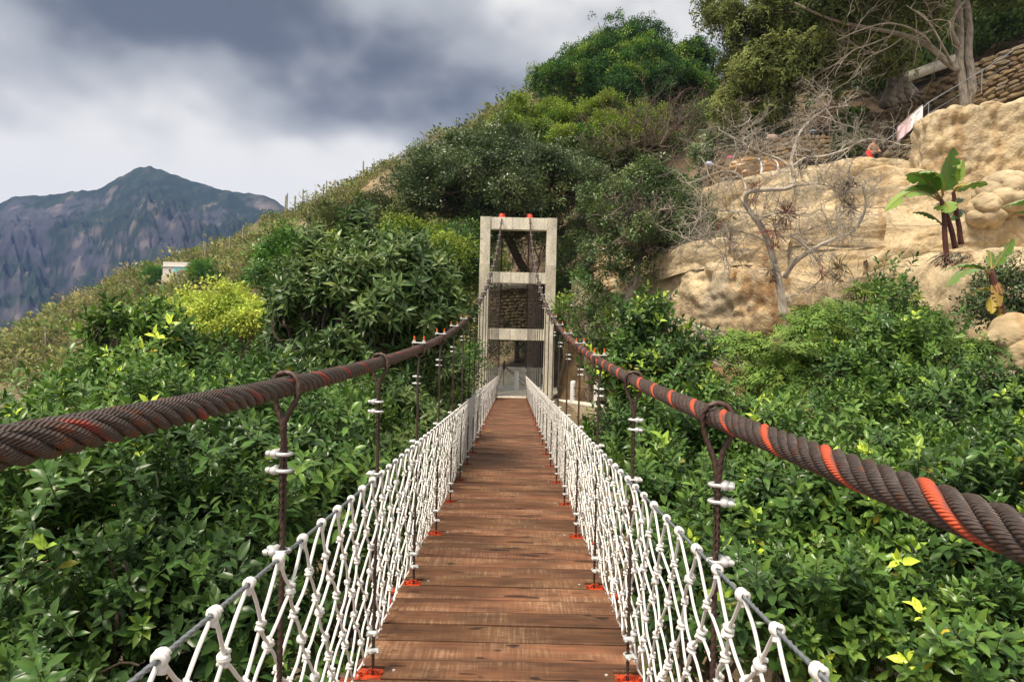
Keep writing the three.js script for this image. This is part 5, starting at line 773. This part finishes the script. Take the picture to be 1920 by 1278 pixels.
{ // buttressed old trunk
  const base = at(1690, 195, 33.4), t = thing('buttressed_trunk', 'thick grey trunk with spreading surface roots above the stone walls', 'tree', base), R = rng(101);
  for (let k = 0; k < 7; k++) { const x = 1668 + k * 6; part('trunk_fold', tube(spline([at(x + (k - 3) * 3, 198 - k * 3, 33.0 - (k % 2) * 0.2), at(x - (k - 3) * 1.5, 160, 33.2), at(x - (k - 3) * 3 - 6, 110, 33.3), at(x - (k - 3) * 3 - 14, 40, 33.4)], 14), q => lerp(0.34, 0.2, q), 8, { shape: (th, q, l) => 1 + 0.2 * noise(th, l, k) }), M.barkPale, t); }
  for (let k = 0; k < 3; k++) part('root', tube(spline([at(1695 + k * 3, 165, 33.2), at(1705 + k * 5, 178 - k * 3, 33), at(1722 + k * 7, 190 - k * 8, 32.7)], 10), q => lerp(0.16, 0.05, q), 6), M.barkPale, t);
}
// ---------------------------------------------------------------- banana plants
const banM = new THREE.MeshPhysicalMaterial({ color: 0xffffff, vertexColors: true, roughness: 0.85, clearcoat: 0.3, clearcoatRoughness: 0.35, transmission: 0.38, thickness: 0, side: THREE.DoubleSide });
const stemM = new THREE.MeshPhysicalMaterial({ color: lin(0.17, 0.055, 0.04), map: T.bark, bumpMap: T.barkB, bumpScale: 0.01, roughness: 0.75 }), ribM = mat(0.3, 0.2, 0.06, 0.7);
function bananaLeaf(t, a, b, width, arch, roll, c0, c1, seed, stalk = 0.14) {
  const g = new GB(), n = 22, m = 4, L = a.distanceTo(b), R = rng(seed), d = V().subVectors(b, a).normalize(); let sd = V().crossVectors(d, V(0, 1, 0)); if (sd.length() < 0.15) sd = V(1, 0, 0); sd.normalize().applyAxisAngle(d, roll); const nm = V().crossVectors(sd, d).normalize(), rib = [];
  const mid = t => V().lerpVectors(a, b, t).addScaledVector(V(0, 1, 0), Math.sin(t * Math.PI) * arch * L);
  const tears = []; for (let k = 0; k < 5; k++) tears.push([0.2 + R() * 0.75, R() < 0.5 ? -1 : 1, 0.3 + R() * 0.5]);
  for (let i = 0; i <= n; i++) {
    const t = i / n, p = mid(t); rib.push(p); const q = clamp((t - stalk) / (1 - stalk)); const w = width * 0.68 * Math.pow(Math.sin(Math.PI * clamp(Math.pow(q, 0.72))), 0.6) * (0.94 + R() * 0.1) + 0.004;
    for (let j = -m; j <= m; j++) { let s = j / m; let ww = w; for (const [tt, sg, dp] of tears) if (Math.abs(t - tt) < 0.022 && Math.sign(s) === sg) ww *= 1 - dp * Math.abs(s); const k = fbm(t * 7 + seed, s * 3, 1, 2) * 0.4, cc = [0, 1, 2].map(e => lerp(c0[e], c1[e], clamp(0.5 + k + (Math.abs(s) > 0.9 ? 0.25 : 0)))); const v = p.clone().addScaledVector(sd, s * ww).addScaledVector(nm, -Math.abs(s) * ww * 0.28 + Math.sin(t * 46 + j) * 0.012 * Math.abs(s)); g.v(v.x, v.y, v.z, cc, s * 0.5 + 0.5, t); }
  }
  const c = 2 * m + 1; for (let i = 0; i < n; i++) for (let j = 0; j < c - 1; j++) g.q(i * c + j, i * c + j + 1, (i + 1) * c + j + 1, (i + 1) * c + j);
  const lf = part('leaf', g.build(), banM, t), rb = mesh('midrib', tube(rib, q => lerp(0.022, 0.005, q), 6), ribM); taken.midrib--; rb.name = 'midrib'; scene.remove(rb); lf.add(rb); return lf;
}
const bg0 = [0.055, 0.17, 0.015], bg1 = [0.16, 0.32, 0.03], bgd = [0.03, 0.085, 0.015], byl = [0.42, 0.32, 0.02], bbr = [0.25, 0.10, 0.03];
{
  const D = 14.6, t = thing('banana_plant', 'tall banana plant with several dark red stems before the cream terraces', 'banana plant', at(1782, 470, D)); let k = 300;
  [[[1776, 490], [1772, 440], [1770, 400], [1766, 375]], [[1792, 466], [1784, 430], [1773, 395], [1764, 372]], [[1803, 458], [1798, 420], [1792, 385], [1788, 360]]].forEach((p, i) => part('stem', tube(spline(p.map(([x, y]) => at(x, y, D + (i - 1) * 0.2)), 14), q => lerp(0.06, 0.04, q), 10, { shape: (th, q, l) => 1 + 0.1 * noise(th * 2, l * 5, i) }), stemM, t));
  const leaf = (a, b, w, arch, roll, c0 = bg0, c1 = bg1) => bananaLeaf(t, at(a[0], a[1], D + (a[2] || 0)), at(b[0], b[1], D + (b[2] || 0)), w, arch, roll, c0, c1, k++);
  leaf([1766, 372], [1788, 276, -0.3], 0.42, 0, 0.15); leaf([1788, 350], [1806, 298, 0.2], 0.2, 0, 0.6, bg0, [0.3, 0.42, 0.03]); leaf([1786, 355], [1793, 310, -0.2], 0.18, 0, -0.3, bg1, [0.32, 0.42, 0.03]);
  leaf([1766, 374], [1700, 326, -0.6], 0.34, 0.14, 0.5); leaf([1764, 374], [1672, 374, -0.3], 0.3, 0.24, 0.25, bg0, bg1); leaf([1762, 376], [1660, 396, -0.9], 0.26, 0.16, -0.5, bg1, [0.28, 0.42, 0.04]); leaf([1770, 366], [1728, 324, -0.9], 0.26, 0.18, -0.2, bg1, [0.2, 0.36, 0.04]);
  leaf([1788, 360], [1818, 345, -0.5], 0.22, 0.2, 0.3, byl, [0.3, 0.3, 0.02]); leaf([1788, 360], [1852, 346, 0.2], 0.26, 0.1, -0.4, bg0, bg1); leaf([1766, 376], [1782, 398, -0.5], 0.34, 0.1, 0.2, bg1, [0.25, 0.38, 0.03]); leaf([1770, 424], [1712, 398, 0.3], 0.2, 0.18, 0.1, bgd, bg0); leaf([1776, 420], [1806, 392, 0.6], 0.24, 0.1, 0.4, bgd, bg0); leaf([1790, 385], [1802, 372, 0.5], 0.18, 0.1, 0.2, bgd, bg0);
  const dg = new GB(), R = rng(303); for (let i = 0; i < 240; i++) { const a = R() * 6.28, p = at(1790 + (R() - 0.5) * 60, 478 + (R() - 0.3) * 26, D - 0.1 + (R() - 0.5) * 0.5); dg.leaf(p, V(Math.cos(a), -0.4 + R() * 0.5, Math.sin(a)), V(R(), 1, R()), 0.1 + R() * 0.22, 0.02 + R() * 0.02, [0.16 + R() * 0.16, 0.13 + R() * 0.12, 0.10 + R() * 0.08], { curl: 0.4 }); } part('dead_leaf_skirt', dg.build(), M.leafDull, t).userData.kind = 'stuff';
}
{
  const D = 12.6, t = thing('banana_plant', 'small banana plant with yellow withered lower leaves above the mottled stone wall', 'banana plant', at(1878, 600, D)); let k = 330;
  part('stem', tube(spline([at(1880, 605, D), at(1872, 560, D), at(1862, 520, D), at(1860, 508, D)], 14), q => lerp(0.09, 0.05, q), 9), stemM, t);
  const leaf = (a, b, w, arch, roll, c0 = bg0, c1 = bg1) => bananaLeaf(t, at(a[0], a[1], D), at(b[0], b[1], D + (b[2] || 0)), w, arch, roll, c0, c1, k++);
  leaf([1862, 505], [1902, 446, -0.2], 0.2, 0, 0.8); leaf([1860, 505], [1858, 470, 0.2], 0.12, 0, 0.4); leaf([1858, 512], [1772, 507, -0.3], 0.2, 0.14, 0.1); leaf([1856, 514], [1776, 538, -0.6], 0.2, 0.16, -0.2, bg0, bg1);
  leaf([1858, 545], [1816, 556, -0.2], 0.14, 0.18, 0.2, byl, [0.3, 0.32, 0.03]); leaf([1860, 550], [1860, 588, -0.2], 0.14, 0, 0.2, byl, [0.5, 0.36, 0.03]); leaf([1866, 520], [1876, 575, -0.2], 0.14, 0, 0.1, bbr, byl); leaf([1870, 560], [1880, 618, -0.2], 0.07, 0, 0.5, byl, byl); leaf([1866, 525], [1880, 552, -0.15], 0.12, 0.1, 0.3, bbr, bbr);
}
{ const D = 12.6, t = thing('banana_plant', 'banana plant reaching in above the pink cap, only leaf tips showing', 'banana plant', at(1990, 520, D)); part('stem', tube([at(1990, 520, D), at(1985, 400, D)], 0.09, 9), stemM, t); bananaLeaf(t, at(1985, 392, D), at(1880, 388, D - 0.4), 0.26, 0.12, 0.2, bg0, bg1, 350); bananaLeaf(t, at(1985, 396, D), at(1900, 398, D - 0.2), 0.22, 0.02, -0.3, bg0, bg1, 351); bananaLeaf(t, at(1985, 392, D), at(2040, 330, D), 0.3, 0.1, 0.3, bg0, bg1, 352); }
{ const D = 13, t = thing('banana_plant', 'young banana plant with one broad pale green leaf beside the net', 'banana plant', V(at(845, 900, D).x, H(at(845, 900, D).x, -D), -D)); const f = at(836, 860, D); part('stem', tube([t.position.clone(), f], q => lerp(0.11, 0.05, q), 9), stemM, t); bananaLeaf(t, f, at(880, 712, D + 0.2), 0.52, 0, 0.15, bg0, [0.13, 0.27, 0.03], 360, 0.05); bananaLeaf(t, f, at(858, 722, D - 0.5), 0.26, 0, 0.2, [0.2, 0.36, 0.04], [0.3, 0.42, 0.06], 361, 0.05); bananaLeaf(t, f, at(800, 805, D - 0.6), 0.3, 0.2, 0.4, bg0, bg1, 362); }

// ---------------------------------------------------------------- people, towels and things left about
function figure(label, joints, limbs, pos, turn, shorts, skin, extra) {
  const t = thing('person', label, 'person', pos); t.rotation.y = turn;
  const J = joints, N = 56, sz = 1.0; // half size of the grid
  const field = (bones, res, cen, half) => { const mc = new MarchingCubes(res, new THREE.MeshBasicMaterial(), false, false, 60000); mc.isolation = 0; for (let z = 0; z < res; z++) for (let y = 0; y < res; y++) for (let x = 0; x < res; x++) { const p = V((x - res / 2) / (res / 2) * half + cen.x, (y - res / 2) / (res / 2) * half + cen.y, (z - res / 2) / (res / 2) * half + cen.z); let e = 0; for (const [a, b, r0, r1, sx = 1, sz2 = 1] of bones) { const ab = V().subVectors(b, a), ap = V().subVectors(p, a), h = clamp(ap.dot(ab) / Math.max(1e-6, ab.lengthSq())); const q = ap.addScaledVector(ab, -h); q.x /= sx; q.z /= sz2; e += Math.exp(-(q.length() - lerp(r0, r1, h)) * 42); } mc.field[x + y * res + z * res * res] = Math.log(e + 1e-9) / 42; } mc.update(); const n = mc.count, g = new THREE.BufferGeometry(), ps = new Float32Array(mc.positionArray.slice(0, n * 3)); for (let i = 0; i < n; i++) { ps[i * 3] = ps[i * 3] * half + cen.x; ps[i * 3 + 1] = ps[i * 3 + 1] * half + cen.y; ps[i * 3 + 2] = ps[i * 3 + 2] * half + cen.z; } g.setAttribute('position', new THREE.BufferAttribute(ps, 3)); g.setAttribute('normal', new THREE.BufferAttribute(new Float32Array(mc.normalArray.slice(0, n * 3)), 3)); return g; };
  const body = field(limbs, N, V(0, 0.9, 0), 1.0), hands = [];
  for (const [w, e, s] of [[J.lw, J.le, -1], [J.rw, J.re, 1]]) { const d = V().subVectors(w, e).normalize(), sd = V().crossVectors(d, V(0, 0, 1)).normalize(); hands.push(tube([w, w.clone().addScaledVector(d, 0.09)], 0.034, 8)); for (let f = 0; f < 4; f++) { const o = w.clone().addScaledVector(d, 0.085).addScaledVector(sd, (f - 1.5) * 0.019); hands.push(tube([o, o.clone().addScaledVector(d, 0.04 - Math.abs(f - 1.3) * 0.004).add(V(0, -0.008, 0.008)), o.clone().addScaledVector(d, 0.065 - Math.abs(f - 1.3) * 0.008).add(V(0, -0.026, 0.022))], 0.0085, 6)); } const o = w.clone().addScaledVector(d, 0.03).addScaledVector(sd, s * 0.03); hands.push(tube([o, o.clone().addScaledVector(sd, s * 0.025).addScaledVector(d, 0.03), o.clone().addScaledVector(sd, s * 0.028).addScaledVector(d, 0.06)], 0.01, 6)); }
  // face: nose, ears
  const hd = J.head; hands.push(new THREE.SphereGeometry(0.018, 8, 6).scale(0.8, 1.3, 1.2).translate(hd.x, hd.y - 0.01, hd.z + 0.105)); for (const s of [-1, 1]) hands.push(new THREE.SphereGeometry(0.026, 8, 6).scale(0.4, 1.2, 0.8).translate(hd.x + s * 0.082, hd.y - 0.01, hd.z));
  mesh('body', mergeGeometries([merge([body]), merge(hands)]), mat(...skin, 0.6), t);
  const dark = mat(0.015, 0.012, 0.01, 0.7);
  const hair = mesh('hair', new THREE.SphereGeometry(0.108, 16, 12, 0, 6.2832, 0, 1.75).scale(0.88, 1.1, 1.02).rotateX(-0.45).translate(hd.x, hd.y + 0.025, hd.z - 0.012), dark, t);
  for (const s of [-1, 1]) mesh('eye', new THREE.SphereGeometry(0.011, 6, 5).translate(hd.x + s * 0.033, hd.y + 0.012, hd.z + 0.092), dark, t); mesh('mouth', new THREE.SphereGeometry(0.02, 8, 5).scale(1, 0.3, 0.4).translate(hd.x, hd.y - 0.055, hd.z + 0.095), mat(0.3, 0.1, 0.08, 0.6), t);
  const sg = [field([[V(-0.07, 0.98, 0), V(0.07, 0.98, 0), 0.12, 0.12, 1.15], [V(-0.09, 0.95, 0), J.lk.clone().lerp(V(-0.09, 0.95, 0), 0.12), 0.112, 0.1], [V(0.09, 0.95, 0), J.rk.clone().lerp(V(0.09, 0.95, 0), 0.12), 0.112, 0.1]], 40, V(0, 0.8, 0), 0.4)];
  mesh('swim_shorts', merge(sg), mat(...shorts, 0.8), t);
  if (extra) extra(t, J); return t;
}
const std = (lw, le, rw, re) => { const J = { head: V(0, 1.6, 0.03), neck: V(0, 1.46, 0), lk: V(-0.1, 0.5, 0.03), rk: V(0.1, 0.5, 0.01), la: V(-0.11, 0.07, -0.02), ra: V(0.11, 0.07, -0.03), lw, le, rw, re }; const ls = V(-0.19, 1.38, 0), rs = V(0.19, 1.38, 0); return [J, [[J.neck, V(0, 1.52, 0.01), 0.055, 0.05], [V(0, 1.55, 0.02), V(0, 1.64, 0.03), 0.072, 0.09], [V(-0.12, 1.36, 0), V(0.12, 1.36, 0), 0.095, 0.095], [V(-0.06, 1.25, 0), V(0.06, 1.25, 0), 0.12, 0.12], [V(-0.04, 1.1, 0), V(0.04, 1.1, 0), 0.105, 0.105], [V(-0.07, 0.95, 0), V(0.07, 0.95, 0), 0.11, 0.11], [ls, le, 0.055, 0.042], [le, lw, 0.042, 0.03], [rs, re, 0.055, 0.042], [re, rw, 0.042, 0.03], [V(-0.09, 0.92, 0), J.lk, 0.09, 0.06], [J.lk, J.la, 0.055, 0.038], [J.la, V(-0.12, 0.035, 0.14), 0.04, 0.03], [V(0.09, 0.92, 0), J.rk, 0.09, 0.06], [J.rk, J.ra, 0.055, 0.038], [J.ra, V(0.12, 0.035, 0.13), 0.04, 0.03]]]; };
{
  const D = 27, p = at(1637, 330, D); p.y = at(1637, 258, D).y - 1.72; const [J, L] = std(V(-0.38, 1.0, 0.22), V(-0.34, 1.16, 0.02), V(-0.22, 1.02, 0.28), V(0.24, 1.12, 0.12));
  figure('shirtless man in black and teal swim shorts holding a red bag', J, L, p, 0.4, [0.02, 0.03, 0.035], [0.42, 0.24, 0.16], t => { mesh('shorts_panel', new THREE.SphereGeometry(0.1, 12, 10).scale(0.55, 1.5, 1.12).translate(-0.12, 0.72, 0.03), mat(0.03, 0.22, 0.27, 0.8), t); });
  const ledge = mesh('stone_ledge', boxG(5, 1.2, 2.6), M.trav.clone()); ledge.material.vertexColors = false; ledge.material.color = lin(0.62, 0.475, 0.28); ledge.position.set(p.x, p.y - 0.6, p.z - 0.3); ledge.userData.kind = 'structure';
  const bag = thing('bag', 'red and black bag held by the man in teal swim shorts', 'bag', V(p.x - 0.36, p.y + 0.62, p.z + 0.32)); const bgm = new THREE.SphereGeometry(0.19, 14, 12), q = bgm.attributes.position; for (let i = 0; i < q.count; i++) { const n = 1 + 0.25 * noise(q.getX(i) * 9, q.getY(i) * 9, q.getZ(i) * 9); q.setXYZ(i, q.getX(i) * n * 0.9, q.getY(i) * n * 1.35 + 0.2, q.getZ(i) * n * 0.6); } bgm.computeVertexNormals(); mesh('bag_body', bgm, mat(0.72, 0.02, 0.015, 0.75), bag); mesh('bag_back', new THREE.SphereGeometry(0.17, 12, 10).scale(0.8, 1.4, 0.7).translate(-0.12, 0.18, -0.06), mat(0.02, 0.018, 0.02, 0.8), bag); mesh('strap', tube(spline([V(-0.08, 0.4, 0), V(0, 0.5, -0.04), V(0.08, 0.4, 0)], 8), 0.012, 5), mat(0.02, 0.018, 0.02, 0.8), bag);
}
{
  const D = 33, p = at(1545, 262, D); p.y = at(1545, 212, D).y - 1.7; const [J, L] = std(V(-0.3, 0.86, 0.05), V(-0.29, 1.1, -0.02), V(0.32, 0.88, 0.12), V(0.29, 1.1, -0.03));
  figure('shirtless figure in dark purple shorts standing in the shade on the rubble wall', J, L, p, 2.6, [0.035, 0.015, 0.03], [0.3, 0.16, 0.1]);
  const ledge = mesh('stone_ledge', boxG(4, 1.6, 2), M.trav.clone()); ledge.material.vertexColors = false; ledge.material.color = lin(0.62, 0.475, 0.28); ledge.position.set(p.x, p.y - 0.8, p.z); ledge.userData.kind = 'structure';
}
{ // handrail with towels
  const D = 26, pts = [[1655, 268], [1688, 243], [1742, 192], [1775, 172], [1842, 132], [1900, 95]].map(([x, y]) => at(x, y, D)), t = thing('handrail', 'thin metal handrail climbing beside the stone steps', 'railing', pts[0].clone().add(V(0, -0.9, 0)));
  part('rail', tube(pts, 0.018, 6), M.steel, t); for (const i of [1, 2, 4]) part('post', tube([pts[i], pts[i].clone().add(V(0, -0.95, 0))], 0.018, 6), M.steel, t); part('lower_rail', tube(pts.map(p => p.clone().add(V(0, -0.45, 0))), 0.008, 5), M.steel, t);
  const towel = (a, b, drop, m, label, sd) => { const g = new GB(), n = 14, k = 8, A = at(...a), Bq = at(...b); for (const f of [1, -1]) for (let i = 0; i <= n; i++) for (let j = 0; j <= k; j++) { const u = i / n, v = j / k, p = V().lerpVectors(A, Bq, u); p.y -= v * drop * (f > 0 ? 1 : 0.8) - 0.02; p.z += f * (0.025 + 0.03 * v) + Math.sin(u * 11 + sd + v * 2) * 0.03 * v; g.v(p.x, p.y, p.z, null, u, v); } const c = (n + 1) * (k + 1); for (const o of [0, c]) for (let i = 0; i < n; i++) for (let j = 0; j < k; j++) g.q(o + i * (k + 1) + j, o + (i + 1) * (k + 1) + j, o + (i + 1) * (k + 1) + j + 1, o + i * (k + 1) + j + 1); for (let i = 0; i < n; i++) g.q(i * (k + 1), (i + 1) * (k + 1), c + (i + 1) * (k + 1), c + i * (k + 1)); const gg = g.build(false), mm = mesh('towel', gg, m); tag(mm, label, 'towel', 'towels on the handrail'); };
  towel([1683, 238, 26], [1707, 217, 26], 0.62, mat(0.70, 0.52, 0.55, 0.95, { side: THREE.DoubleSide }), 'pale pink towel hanging on the handrail', 1); towel([1703, 220, 26.02], [1730, 197, 26.02], 0.60, mat(0.80, 0.79, 0.80, 0.95, { side: THREE.DoubleSide }), 'white towel hanging on the handrail', 3);
}
{ const m = mesh('concrete_pipe', tube([at(1698, 146, 32), at(1740, 130, 32), at(1790, 112, 32)], 0.26, 12), M.conc); tag(m, 'pale concrete pipe lying between the buttressed trunk and the pale tree', 'pipe'); }
{
  const cloth = (name, x, y, d, s, c, label, cat) => { const g = new THREE.SphereGeometry(0.24, 18, 14), p = g.attributes.position; for (let i = 0; i < p.count; i++) { const q = V(p.getX(i), p.getY(i), p.getZ(i)), n = 1 + 0.5 * fbm(q.x * 8 + x, q.y * 8, q.z * 8, 3); p.setXYZ(i, q.x * n * s[0] * 0.72, Math.max(-0.06, q.y) * n * s[1] * 0.7, q.z * n * s[2] * 0.7); } g.computeVertexNormals(); const m = mesh(name, g, mat(...c, 0.9)); m.position.copy(at(x, y, d)); tag(m, label, cat); };
  cloth('towel_heap', 1330, 308, 29.8, [1.2, 0.7, 0.8], [0.42, 0.46, 0.66], 'pale blue and white towel heaped on the rubble wall', 'towel'); cloth('cloth_bundle', 1369, 296, 29.3, [0.8, 0.55, 0.6], [0.6, 0.1, 0.25], 'small pink bundle on the rubble wall', 'cloth'); cloth('cloth_bundle', 1448, 258, 28.9, [1.5, 0.9, 0.7], [0.6, 0.42, 0.40], 'pinkish bundle of clothes on the rubble wall', 'cloth'); cloth('cloth_bundle', 1525, 246, 28.8, [0.9, 0.4, 0.5], [0.2, 0.3, 0.5], 'blue bundle beside the figure in purple shorts', 'cloth');
  const cap = thing('cap', 'pink and black cap lying on the long cream wall', 'cap', at(1832, 415, 17.25)); mesh('crown', new THREE.SphereGeometry(0.19, 18, 10, 0, 6.2832, 0, 1.57).scale(1.1, 0.75, 1), mat(0.66, 0.025, 0.10, 0.85), cap); const br = mesh('brim', new THREE.SphereGeometry(0.17, 16, 8).scale(1, 0.2, 0.9).translate(0.18, 0.03, 0.05), mat(0.02, 0.018, 0.02, 0.8), cap);
}
renderer.render(scene, camera);
